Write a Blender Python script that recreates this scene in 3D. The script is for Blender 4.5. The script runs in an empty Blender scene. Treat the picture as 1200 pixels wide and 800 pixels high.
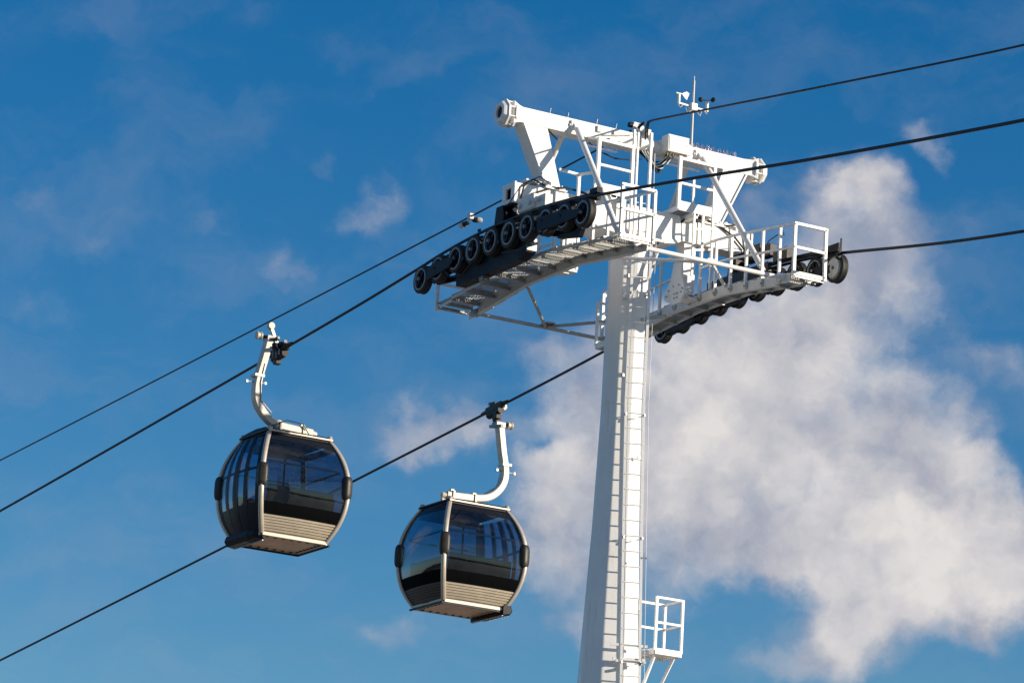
import bpy, math, random
from mathutils import Vector, Matrix
random.seed(7)
sc = bpy.context.scene
COL = sc.collection
V = Vector
R = math.radians

# ------------------------------------------------------------------ mesh builder
FLIP = [False]
class MB:
    def __init__(s):
        s.v = []; s.f = []; s.sm = []; s.cuts = []
    def cut(s):          # what follows is a piece of its own (build_each)
        s.cuts.append((len(s.v), len(s.f)))
    def build_each(s, name, mat, parent=None, bevel=0):
        c = [q for q in [(0,0)] + s.cuts + [(len(s.v), len(s.f))]]; out = []
        for (a, fa), (b, fb) in zip(c, c[1:]):
            if b <= a: continue
            m = MB(); m.v = s.v[a:b]; m.f = [tuple(i-a for i in f) for f in s.f[fa:fb]]; m.sm = s.sm[fa:fb]
            out.append(m.build(name, mat, parent, bevel))
        return out
    def add(s, vs, fs, smooth=False):
        b = len(s.v)
        s.v += [tuple(p) for p in vs]
        for f in fs:
            s.f.append(tuple(b + i for i in f)); s.sm.append(smooth)
    def box(s, c, d, M=None):
        c = V(c); hx, hy, hz = d[0]/2, d[1]/2, d[2]/2
        ps = [V((x*hx, y*hy, z*hz)) for x in (-1, 1) for y in (-1, 1) for z in (-1, 1)]
        if M is not None: ps = [M @ p for p in ps]
        s.add([c + p for p in ps], [(0,1,3,2),(4,6,7,5),(0,4,5,1),(2,3,7,6),(0,2,6,4),(1,5,7,3)])
    def bar(s, p, q, w, h, up=(0,0,1)):
        p, q = V(p), V(q); d = (q - p); L = d.length; d.normalize()
        up = V(up)
        if abs(d.dot(up)) > .98: up = V((1,0,0))
        a = d.cross(up).normalized(); b = a.cross(d).normalized()
        M = Matrix((d, a, b)).transposed()
        s.box((p + q)/2, (L, w, h), M)
    def tube(s, pts, r, n=10, smooth=True, caps=True):
        pts = [V(p) for p in pts]
        rr = r if isinstance(r, (list, tuple)) else [r]*len(pts)
        tans = []
        for i in range(len(pts)):
            a = pts[max(i-1, 0)]; b = pts[min(i+1, len(pts)-1)]
            tans.append((b - a).normalized())
        up = V((0,0,1))
        if abs(tans[0].dot(up)) > .95: up = V((1,0,0))
        e = tans[0].cross(up).normalized()
        rings = []
        for i, p in enumerate(pts):
            t = tans[i]
            e = (e - t*e.dot(t)).normalized(); g = t.cross(e)
            rings.append([p + (e*math.cos(2*math.pi*k/n) + g*math.sin(2*math.pi*k/n))*rr[i] for k in range(n)])
        s.loft(rings, smooth, caps)
    def loft(s, rings, smooth=False, caps=True, closed=True):
        n = len(rings[0]); vs = [p for r_ in rings for p in r_]; fs = []
        for i in range(len(rings)-1):
            for k in range(n if closed else n-1):
                k2 = (k+1) % n
                fs.append((i*n+k, i*n+k2, (i+1)*n+k2, (i+1)*n+k))
        s.add(vs, fs, smooth)
        if caps:
            s.add(rings[0], [tuple(reversed(range(n)))], False)
            s.add(rings[-1], [tuple(range(n))], False)
    def prism(s, poly, o, ex, ey, ez, depth):
        o, ex, ey, ez = V(o), V(ex), V(ey), V(ez)
        a = [o + ex*x + ey*y - ez*depth/2 for x, y in poly]
        b = [p + ez*depth for p in a]
        s.loft([a, b], False, True)
    def lathe(s, prof, o, ax, n=32, smooth=True, closed=False):
        o, ax = V(o), V(ax).normalized()
        up = V((0,0,1)) if abs(ax.z) < .9 else V((1,0,0))
        e = ax.cross(up).normalized(); g = ax.cross(e)
        rings = [[o + ax*h + (e*math.cos(2*math.pi*k/n) + g*math.sin(2*math.pi*k/n))*max(r, 1e-4) for k in range(n)] for r, h in prof]
        if closed: rings.append(rings[0])
        s.loft(rings, smooth, not closed)
    def slab(s, fn, nu, nv, th, smooth=True):
        """closed curved sheet: fn(u,v)->(point, normal); th is the thickness inwards"""
        out = []; inn = []
        for i in range(nu+1):
            for j in range(nv+1):
                p, n = fn(i/nu, j/nv); out.append(V(p)); inn.append(V(p) - V(n)*th)
        m = nv+1; N = len(out); fs = []; es = []
        for i in range(nu):
            for j in range(nv):
                a = (i*m+j, (i+1)*m+j, (i+1)*m+j+1, i*m+j+1)
                fs.append(a); fs.append(tuple(N+k for k in reversed(a)))
        s.add(out + inn, fs, smooth)
        def idx(i, j): return i*m+j
        for i in range(nu):
            for j in (0, nv):
                es.append((idx(i,j), idx(i+1,j), N+idx(i+1,j), N+idx(i,j)))
        for j in range(nv):
            for i in (0, nu):
                es.append((idx(i,j), idx(i,j+1), N+idx(i,j+1), N+idx(i,j)))
        s.add(out + inn, es, False)
    def build(s, name, mat, parent=None, bevel=0, label=None):
        if FLIP[0]: s.v = [(x, -y, z) for x, y, z in s.v]
        me = bpy.data.meshes.new(name)
        me.from_pydata(s.v, [], s.f); me.update()
        me.polygons.foreach_set('use_smooth', s.sm)
        import bmesh
        bm = bmesh.new(); bm.from_mesh(me)
        bmesh.ops.recalc_face_normals(bm, faces=bm.faces[:]); bm.to_mesh(me); bm.free()
        o = bpy.data.objects.new(name, me); COL.objects.link(o)
        me.materials.append(mat)
        if parent is not None: o.parent = parent
        if bevel:
            b = o.modifiers.new('Bevel', 'BEVEL'); b.width = bevel; b.segments = 2; b.limit_method = 'ANGLE'; b.angle_limit = R(40)
        if label: o['label'] = label
        return o

def thing(name, label, cat, loc=(0,0,0), rotz=0, group=None):
    o = bpy.data.objects.new(name, None); COL.objects.link(o)
    o.location = loc; o.rotation_euler = (0, 0, rotz); o.empty_display_size = .3
    o['label'] = label; o['category'] = cat
    if group: o['group'] = group
    return o
def tag(o, label, cat, group=None):
    o['label'] = label; o['category'] = cat
    if group: o['group'] = group
def copy_of(o, parent, loc=None):
    c = o.copy(); COL.objects.link(c); c.parent = parent
    if loc is not None: c.location = loc
    for ch in list(o.children): copy_of(ch, c)
    return c

# ------------------------------------------------------------------ materials
def mat(name, col, rough=.5, metal=0, var=.0, scale=3.0, dirt=None, dirt_amt=0, bump=0, coat=0, streak=False, spec=None):
    m = bpy.data.materials.new(name); m.use_nodes = True
    nt = m.node_tree; N = nt.nodes; L = nt.links
    b = N['Principled BSDF']
    b.inputs['Base Color'].default_value = (*col, 1); b.inputs['Roughness'].default_value = rough
    b.inputs['Metallic'].default_value = metal
    if spec is not None: b.inputs['Specular IOR Level'].default_value = spec
    if coat: b.inputs['Coat Weight'].default_value = coat; b.inputs['Coat Roughness'].default_value = .08
    if var or dirt or bump:
        tc = N.new('ShaderNodeTexCoord')
        no = N.new('ShaderNodeTexNoise'); no.inputs['Scale'].default_value = scale; no.inputs['Detail'].default_value = 6; no.inputs['Roughness'].default_value = .65
        L.new(tc.outputs['Object'], no.inputs['Vector'])
        mr = N.new('ShaderNodeMapRange'); mr.inputs['From Min'].default_value = .3; mr.inputs['From Max'].default_value = .7
        mr.inputs['To Min'].default_value = 1 - var; mr.inputs['To Max'].default_value = 1 + var*.5
        L.new(no.outputs['Fac'], mr.inputs['Value'])
        mul = N.new('ShaderNodeMix'); mul.data_type = 'RGBA'; mul.blend_type = 'MULTIPLY'; mul.inputs['Factor'].default_value = 1
        mul.inputs['A'].default_value = (*col, 1)
        L.new(mr.outputs['Result'], mul.inputs['B'])
        out = mul.outputs['Result']
        if dirt:
            n2 = N.new('ShaderNodeTexNoise'); n2.inputs['Scale'].default_value = scale*1.7; n2.inputs['Detail'].default_value = 8; n2.inputs['Roughness'].default_value = .7
            if streak:
                mp = N.new('ShaderNodeMapping'); mp.inputs['Scale'].default_value = (3.5, 3.5, .35)
                L.new(tc.outputs['Object'], mp.inputs['Vector']); L.new(mp.outputs['Vector'], n2.inputs['Vector'])
            else: L.new(tc.outputs['Object'], n2.inputs['Vector'])
            rp = N.new('ShaderNodeMapRange'); rp.inputs['From Min'].default_value = .55; rp.inputs['From Max'].default_value = .78; rp.inputs['To Max'].default_value = dirt_amt
            L.new(n2.outputs['Fac'], rp.inputs['Value'])
            mx = N.new('ShaderNodeMix'); mx.data_type = 'RGBA'
            L.new(rp.outputs['Result'], mx.inputs['Factor']); L.new(out, mx.inputs['A']); mx.inputs['B'].default_value = (*dirt, 1)
            out = mx.outputs['Result']
        L.new(out, b.inputs['Base Color'])
        rr = N.new('ShaderNodeMapRange'); rr.inputs['To Min'].default_value = max(rough - .12, .03); rr.inputs['To Max'].default_value = min(rough + .15, 1)
        L.new(no.outputs['Fac'], rr.inputs['Value']); L.new(rr.outputs['Result'], b.inputs['Roughness'])
        if bump:
            bp = N.new('ShaderNodeBump'); bp.inputs['Strength'].default_value = bump; bp.inputs['Distance'].default_value = .01
            n3 = N.new('ShaderNodeTexNoise'); n3.inputs['Scale'].default_value = scale*9; n3.inputs['Detail'].default_value = 4
            L.new(tc.outputs['Object'], n3.inputs['Vector']); L.new(n3.outputs['Fac'], bp.inputs['Height']); L.new(bp.outputs['Normal'], b.inputs['Normal'])
    return m

M = {}
M['white'] = mat('white_paint', (.80, .79, .765), .42, 0, .06, 1.6, (.46, .40, .33), .5, .08, streak=True)
M['rail'] = mat('white_rail_paint', (.82, .81, .79), .38, 0, .06, 4, (.55, .5, .44), .3)
M['galv'] = mat('galvanised_steel', (.46, .46, .44), .45, .55, .25, 6, (.30, .27, .23), .4, .1)
M['stringer'] = mat('channel_paint', (.74, .72, .68), .45, 0, .1, 3, (.42, .36, .29), .5, .08)
M['navy'] = mat('navy_steel_paint', (.0035, .005, .012), .5, 0, .35, 5, (.016, .016, .017), .4, .1, spec=.2)
M['dark'] = mat('dark_greased_steel', (.014, .014, .017), .5, .3, .4, 7, (.07, .06, .05), .4, .1)
M['rimsteel'] = mat('rim_steel', (.27, .27, .275), .4, .75, .35, 14, (.10, .09, .08), .45)
M['rubber'] = mat('black_rubber', (.008, .008, .009), .65, 0, .3, 14, (.05, .045, .04), .4)
M['worn'] = mat('worn_steel', (.22, .22, .225), .42, .8, .4, 14, (.06, .05, .045), .6)
M['rope'] = mat('greased_wire_rope', (.012, .014, .020), .5, .2, .3, 20)
M['cream'] = mat('champagne_metal_paint', (.53, .465, .38), .34, .35, .08, 5, (.30, .25, .19), .35, .05)
M['slat'] = mat('champagne_slat_paint', (.52, .45, .35), .42, .2, .1, 6, (.25, .2, .14), .4, .05)
M['armpaint'] = mat('hanger_paint', (.56, .51, .44), .42, .15, .14, 5, (.22, .17, .12), .55, .12)
M['bronze'] = mat('bronze_floor_pan', (.86, .50, .26), .32, .35, .3, 2.2, (.22, .15, .10), .45, .15)
M['black'] = mat('black_gloss_panel', (.0025, .003, .004), .6, 0, .2, 5, None, 0, 0, spec=.02)
M['bumper'] = mat('black_plastic', (.030, .028, .025), .45, 0, .4, 9, (.10, .085, .065), .5, .15, spec=.3)
M['step'] = mat('dark_step_plastic', (.012, .012, .018), .5, 0, .3, 6, (.04, .04, .04), .4, .1, spec=.2)
M['trim'] = mat('dark_window_trim', (.009, .011, .018), .4, 0, .2, 8, spec=.15)
M['shadeslat'] = mat('shaded_slat_paint', (.055, .05, .045), .45, .1, .12, 6)  # slat paint made darker: the inner panel's shade is put into its colour
M['seat'] = mat('seat_fabric', (.006, .007, .010), .8, 0, .3, 12, spec=.1)
M['interior'] = mat('interior_lining', (.07, .07, .075), .6, 0, .2, 5)
M['box'] = mat('cabinet_paint', (.76, .745, .70), .4, 0, .05, 3, (.5, .45, .38), .3)
M['greyplast'] = mat('grey_plastic', (.55, .55, .53), .45, 0, .1, 9)
M['copper'] = mat('copper_cable', (.16, .12, .07), .45, .3, .3, 20)
M['concrete'] = mat('concrete', (.36, .35, .33), .9, 0, .2, 1.5, (.2, .19, .17), .5, .3)
M['spike'] = mat('steel_wire', (.55, .42, .40), .3, .7)

def glass_mat(name, tint, rough=.02, dirt=.018):
    m = bpy.data.materials.new(name); m.use_nodes = True
    nt = m.node_tree; N = nt.nodes; L = nt.links; N.clear()
    o = N.new('ShaderNodeOutputMaterial')
    tr = N.new('ShaderNodeBsdfTransparent'); tr.inputs['Color'].default_value = (*tint, 1)
    gl = N.new('ShaderNodeBsdfGlossy'); gl.inputs['Roughness'].default_value = rough; gl.inputs['Color'].default_value = (1,1,1,1)
    fr = N.new('ShaderNodeFresnel'); fr.inputs['IOR'].default_value = 1.5
    tc = N.new('ShaderNodeTexCoord')
    n = N.new('ShaderNodeTexNoise'); n.inputs['Scale'].default_value = 1.6; n.inputs['Detail'].default_value = 3
    L.new(tc.outputs['Object'], n.inputs['Vector'])
    bp = N.new('ShaderNodeBump'); bp.inputs['Strength'].default_value = .12; bp.inputs['Distance'].default_value = .03
    L.new(n.outputs['Fac'], bp.inputs['Height'])
    L.new(bp.outputs['Normal'], fr.inputs['Normal']); L.new(bp.outputs['Normal'], gl.inputs['Normal'])
    mx = N.new('ShaderNodeMixShader')
    ge = N.new('ShaderNodeNewGeometry'); sb = N.new('ShaderNodeMath'); sb.operation = 'SUBTRACT'; sb.inputs[0].default_value = 1; L.new(ge.outputs['Backfacing'], sb.inputs[1])
    mu = N.new('ShaderNodeMath'); mu.operation = 'MULTIPLY'; L.new(fr.outputs['Fac'], mu.inputs[0]); L.new(sb.outputs[0], mu.inputs[1])
    L.new(mu.outputs[0], mx.inputs[0]); L.new(tr.outputs[0], mx.inputs[1]); L.new(gl.outputs[0], mx.inputs[2])
    # thin film of dust on the pane
    df = N.new('ShaderNodeBsdfDiffuse'); df.inputs['Color'].default_value = (.38, .40, .42, 1)
    n2 = N.new('ShaderNodeTexNoise'); n2.inputs['Scale'].default_value = 3.5; n2.inputs['Detail'].default_value = 8; n2.inputs['Roughness'].default_value = .7
    L.new(tc.outputs['Object'], n2.inputs['Vector'])
    mr = N.new('ShaderNodeMapRange'); mr.inputs['From Min'].default_value = .42; mr.inputs['From Max'].default_value = .75; mr.inputs['To Min'].default_value = dirt*.15; mr.inputs['To Max'].default_value = dirt
    L.new(n2.outputs['Fac'], mr.inputs['Value'])
    m2 = N.new('ShaderNodeMixShader')
    L.new(mr.outputs['Result'], m2.inputs[0]); L.new(mx.outputs[0], m2.inputs[1]); L.new(df.outputs[0], m2.inputs[2])
    L.new(m2.outputs[0], o.inputs['Surface'])
    return m
M['glass'] = glass_mat('tinted_glass', (.50, .60, .68))
M['glassd'] = glass_mat('dark_tinted_glass', (.58, .70, .82))
SUN_STRENGTH = 5.0; SKY_STRENGTH = .092; EXPOSURE = 0.35
SKY_HUE = .508; SKY_SAT = 1.46; SKY_VAL = 1.01
CLOUD_DARK = (3.0, 3.2, 3.95); CLOUD_LIT = (6.75, 6.4, 6.2)
# ------------------------------------------------------------------ ground (below the frame)
g = MB(); S = 6000
g.add([(-S,-S,0),(S,-S,0),(S,S,0),(-S,S,0)], [(0,1,2,3)])
gm = mat('dry_grass_ground', (.25, .245, .225), .9, 0, .35, .02, (.30, .28, .25), .7, 0)
go = g.build('ground', gm); go['kind'] = 'structure'
h_ = MB(); random.seed(11); n_ = 96; rings = []  # unseen ring of hills, added for its dark reflection in the cabin glass
for k in range(n_):
    a = 2*math.pi*k/n_; hgt = 62 + 22*math.sin(3*a+1) + 14*math.sin(7*a) + random.uniform(-6,6)
    c_, s_ = math.cos(a), math.sin(a)
    rings.append([V((c_*r_, s_*r_, z_)) for r_, z_ in ((1500,-.5),(1600,hgt*.55),(1750,hgt),(2000,hgt*.8),(2300,-.5))])
h_.loft(rings + [rings[0]], True, False, closed=False)
ho = h_.build('added_hills', mat('added_hills_tone', (.040, .050, .052), .95, 0, .5, .012, (.07, .07, .06), .6, 0)); ho['kind'] = 'structure'
pd = MB(); pd.lathe([(0,.0),(2.1,.0),(2.1,.42),(2.0,.5),(0,.5)], (0,.03,.004), (0,0,1), 40, False)
pf = pd.build('foundation_pad', M['concrete']); pf['kind'] = 'structure'

# ------------------------------------------------------------------ tower
tw = thing('cable_car_tower', 'tall white steel cable car tower with catwalks and ladder, carrying the cables', 'tower', (0,0,0))
def shaft_r(z):
    P = [(0,1.25),(8,.93),(15.4,.605),(17.75,.495),(20.3,.425),(24.2,.42)]
    for (z0,r0),(z1,r1) in zip(P, P[1:]):
        if z <= z1: return r0 + (r1-r0)*(z-z0)/(z1-z0)
    return .42
SY = .02
m = MB()
rings = []      # octagonal folded plate with softened edges, an edge towards each axis
for z in (.5,4,8,12,15.4,17.75,20.3,22,23.85):
    r_ = shaft_r(z); ring = []
    for k in range(8):
        a0, a1, a2 = (V((math.cos(R(45*(k+d))), math.sin(R(45*(k+d))), 0))*r_ for d in (-1, 0, 1))
        e = .09
        for t in (0, .25, .5, .75, 1):
            p = a1 + (a0-a1)*e*(1-t)**2 + (a2-a1)*e*t**2
            ring.append(p + V((0, SY, z)))
    rings.append(ring)
m.loft(rings, False, True)
shaft = m.build('shaft', M['white'], tw)
m = MB()
for z in (4.0, 12.0, 20.32): m.cut(); m.loft([[V((w_*math.cos(R(45*k)), SY+w_*math.sin(R(45*k)), z+h)) for k in range(8)] for w_, h in ((shaft_r(z)-.03,-.022),(shaft_r(z)+.004,-.006),(shaft_r(z)+.004,.006),(shaft_r(z)-.03,.022))], False, True)
m.build_each('weld_seam', M['white'], shaft)
m = MB()
m.lathe([(1.25,.5),(1.7,.5),(1.7,.58),(1.3,.58)], (0,SY,.006), (0,0,1), 48, False)
for k in range(24):
    a = k*math.pi/12
    m.tube([(1.52*math.cos(a), SY+1.52*math.sin(a), .58), (1.52*math.cos(a), SY+1.52*math.sin(a), .72)], .03, 6)
m.build('base_flange', M['galv'], shaft)

# lower crossarm
m = MB()
hw, zb, zt = .22, 24.03, 24.50
m.box((0,0,(zb+zt)/2), (2*hw, 5.0, zt-zb))
for s in (-1, 1):      # open box ends
    for y0, y1 in ((2.5, 2.87),):
        yc = s*(y0+y1)/2; d = y1-y0
        m.box((hw-.02, yc, (zb+zt)/2), (.04, d, zt-zb)); m.box((-hw+.02, yc, (zb+zt)/2), (.04, d, zt-zb))
        m.box((0, yc, zb+.02), (2*hw-.08, d, .04)); m.box((0, yc, zt-.02), (2*hw-.08, d, .04))
    m.box((0, s*2.89, zt-.05), (2*hw+.06, .05, .12)); m.box((0, s*2.89, zb+.06), (2*hw+.06, .05, .14))
    for q in (-1, 1): m.box((q*(hw-.045), s*2.89, (zb+zt)/2+.015), (.15, .046, .23))
    for y in (1.15, 1.55, 1.95, 2.35): m.box((hw+.012, s*y, (zb+zt)/2), (.025, .035, zt-zb))
    m.box((0, s*1.94, zt+.016), (.56, .52, .032))
ca = m.build('crossarm', M['white'], tw, .008)
m = MB()
m.loft([[V((x,y,z)) for x,y in ((-w,-d),(w,-d),(w,d),(-w,d))] for z,w,d in ((23.80,.46,.50),(23.90,.36,.95),(24.02,.30,1.15),(24.53,.30,1.05))])
m.box((0, 0, 23.83), (1.06, 1.06, .06))
m.build('shaft_head', M['white'], ca, .01)
m = MB()
for s in (-1, 1):
    m.cut()
    for x in (-.12, .12):
        for y in (2.3, 2.55): m.tube([(x, s*y, zt), (x, s*y, zt+.17)], .035, 8); m.tube([(x, s*y, zt), (x, s*y, zt+.05)], .06, 6)
    m.box((0, s*2.42, zt+.12), (.34, .36, .035))
m.build_each('lifting_lug', M['white'], ca)
m = MB()
for s in (-1, 1):
    m.cut(); m.tube([(.24,s*1.0,24.3),(.28,s*1.25,24.56),(.26,s*1.7,24.60),(.25,s*2.1,24.50),(.27,s*2.45,24.33),(.26,s*2.7,24.12)], .022, 7)
    m.cut(); m.tube([(.24,s*2.2,24.55),(.26,s*2.5,24.62),(.28,s*2.72,24.42),(.25,s*2.78,24.0)], .02, 7)
m.build_each('control_wire', M['rubber'], ca)

# gantry legs
for s in (-1, 1):
    m = MB()
    m.prism([(s*1.76,24.53),(s*2.10,24.53),(s*2.72,25.80),(s*2.16,25.80)], (0,0,0), (0,1,0), (0,0,1), (1,0,0), .30)
    m.prism([(s*2.10,24.53),(s*2.135,24.53),(s*2.755,25.80),(s*2.72,25.80)], (0,0,0), (0,1,0), (0,0,1), (1,0,0), .38)
    m.box((0, s*1.94, 24.56), (.48, .46, .04))
    for x in (-.2,.2):
        for y in (1.78, 2.1): m.tube([(x, s*y, 24.57), (x, s*y, 24.63)], .025, 6)
    m.build('gantry_leg', M['white'], tw, .008)

# upper beam
m = MB()
z0, z1, bx = 25.80, 26.13, .165
m.box((0, -1.35, (z0+z1)/2), (2*bx, 2.85, z1-z0)); m.box((0, 1.62, (z0+z1)/2), (2*bx, 2.05, z1-z0))
m.tube([(0,-.24,25.965),(0,.61,25.965)], .162, 24)
for y in (.10, .36): m.tube([(0,y-.02,25.965),(0,y+.02,25.965)], .215, 24)
for s in (-1, 1):
    yb = 2.64 if s > 0 else 2.77
    m.loft([[V((x*w, s*y, 25.965+z*h)) for x,z in ((-1,-1),(1,-1),(1,1),(-1,1))] for y,w,h in ((yb,bx,.165),(2.86,bx+.02,.18),(3.0,.22,.235))])
    for y in (2.95, 3.12):
        m.prism([(.275*math.cos(R(22.5+45*k)), .30*math.sin(R(22.5+45*k))) for k in range(8)], (0, s*y, 25.965), (1,0,0), (0,0,1), (0,1,0), .042)
    m.tube([(0,s*2.98,25.965),(0,s*3.16,25.965)], .17, 20)
    # rounded end collar with a recess
    m.loft([[V((w_*math.cos(R(22.5+45*k)), s*y, 25.965+1.06*w_*math.sin(R(22.5+45*k)))) for k in range(8)] for y, w_ in ((3.14,.25),(3.20,.23),(3.24,.21),(3.24,.13),(3.14,.13))], False, False)
    for k in range(8):
        a = R(22.5+45*k); m.tube([(.245*math.cos(a), s*2.93, 25.965+.26*math.sin(a)), (.245*math.cos(a), s*3.15, 25.965+.26*math.sin(a))], .02, 6)
ub = m.build('upper_beam', M['white'], tw, .008)
m = MB()
for s in (-1, 1): m.cut(); m.tube([(0,s*3.10,25.965),(0,s*3.19,25.965)], .125, 20)
m.build_each('end_hole_shade', M['dark'], ub)  # dark discs that paint the shade inside the hollow beam ends
m = MB()
random.seed(3)
for i in range(46):
    y = 1.42 + i*.0245
    for x in (-.07, .07): m.tube([(x, y, 26.13), (x + random.uniform(-.05,.05), y + random.uniform(-.02,.02), 26.13+random.uniform(.10,.15))], .004, 4)
m.box((0,1.97,26.134),(.18,1.16,.012))
m.build('bird_spike_strip', M['spike'], ub)
m = MB()
for y in (-2.05,-1.62,-.92,-.45): m.cut(); m.tube([(0, y, 26.13), (.02, y+.02, 26.29)], .007, 5)
m.build_each('wire_spike', M['spike'], ub)
m = MB()
for y in (-.95, -.55): m.cut(); m.box((bx+.02, y, 26.03), (.05, .10, .13))
m.cut(); m.tube([(bx+.03,-.85,25.92),(bx+.04,-.5,25.98),(bx+.05,-.15,26.06)], .014, 6)
m.build_each('junction_box', M['greyplast'], ub)
m = MB()       # hanging cable loops under the middle of the beam
for i in range(9):
    y0_, y1_ = .0 + .045*i, .95 - .03*i; dz = .22 + .035*i; x = .12 + .03*(i % 3)
    pts = [(x, y0_ + (y1_-y0_)*t, 25.82 - dz*math.sin(math.pi*t)*(1-.25*t)) for t in [k/12 for k in range(13)]]
    m.cut(); m.tube(pts, .017, 6)
m.cut(); m.tube([(.13,-1.15,25.72),(.13,-.9,25.58),(.13,-.5,25.50),(.13,-.1,25.55),(.13,.15,25.62)], .016, 6)
m.cut(); m.tube([(.1,-2.14,25.80),(.14,-2.0,25.68),(.14,-1.9,25.62)], .02, 6)
m.build_each('hanging_wire', M['rubber'], ub)
m = MB()
for i in range(3):
    pts = [(.2+.02*i, .1+.05*i + .62*t, 25.78 - (.22+.05*i)*math.sin(math.pi*t)) for t in [k/12 for k in range(13)]]
    m.tube(pts, .014, 6)
m.build('hanging_wire', M['greyplast'], ub, label='light grey wire loop under the beam')

# struts from the beam down to the catwalks
for s in (-1, 1):
    for q in (-1, 1):
        m = MB()
        a = V((q*.20, s*1.53, 26.0)); b = V((q*2.45, s*1.72, 23.05 if s > 0 else 23.12))
        d = (b-a).normalized()
        m.tube([a + d*.16, b - d*.1], .062, 14)
        m.bar(a - d*.02, a + d*.24, .10, .05, (1,0,0)); m.bar(b - d*.2, b + d*.03, .10, .05, (1,0,0))
        m.box((q*.19, s*1.53, 25.99), (.05, .20, .18)); m.tube([(q*.17,s*1.53-.13,25.98),(q*.17,s*1.53+.13,25.98)], .035, 8)
        m.build('diagonal_strut', M['white'], tw)

# hanger posts carrying the catwalks
for s in (-1, 1):
    m = MB()
    m.prism([(-.15,24.03),(.15,24.03),(.15,23.3),(.15,22.90),(-.15,22.90),(-.15,23.3)], (0,s*1.42,0), (1,0,0), (0,0,1), (0,1,0), .28)
    m.prism([(-.15,23.62),(.15,23.62),(.17,23.30),(.30,23.02),(.30,22.92),(.14,22.74),(-.16,22.74),(-.46,22.90),(-.46,23.04),(-.24,23.28)] if s > 0 else [(-.15,23.62),(.15,23.62),(.17,22.95),(-.17,22.95)], (0,s*1.28-.03,0) if s > 0 else (0,-1.30,0), (1,0,0), (0,0,1), (0,1,0), .05)
    m.box((-.05, s*1.55, 22.90), (.40 if s > 0 else .25, .26, .08))
    m.bar((-.15,s*1.56,24.03),(.15,s*1.56,24.03), .10,.05)
    m.build('hanger_post', M['white'], tw, .008)
    m = MB()
    for x, z in () if s < 0 else ((-.36,22.95),(-.28,23.06),(.20,22.95),(.24,23.02),(-.05,22.86),(.05,22.86),(-.05,22.95),(.05,22.95),(-.10,23.12),(.10,23.12)):
        m.cut(); m.tube([(x, s*1.28-.05, z), (x, s*1.28-.085, z)], .017, 6)
    m.build_each('bolt', M['galv'], tw)

# horizontal K braces between the catwalks
for q in (-1, 1):
    m = MB(); zk = 22.64 if q < 0 else 22.70
    m.tube([(q*3.22,-1.78,zk),(q*3.22,1.78,zk)], .040 if q < 0 else .046, 12)
    for s in (-1, 1): m.tube([(q*3.16,s*.03,zk+.01),(q*1.1,s*1.70,zk+(.13 if q < 0 else .27))], .034, 10); m.box((q*3.22,s*1.70,zk+.01),(.20,.14,.13))
    m.box((q*3.10, 0, zk+.06), (.28, .22, .02))
    m.build('cross_brace', M['rail'] if q > 0 else M['galv'], tw)

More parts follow.
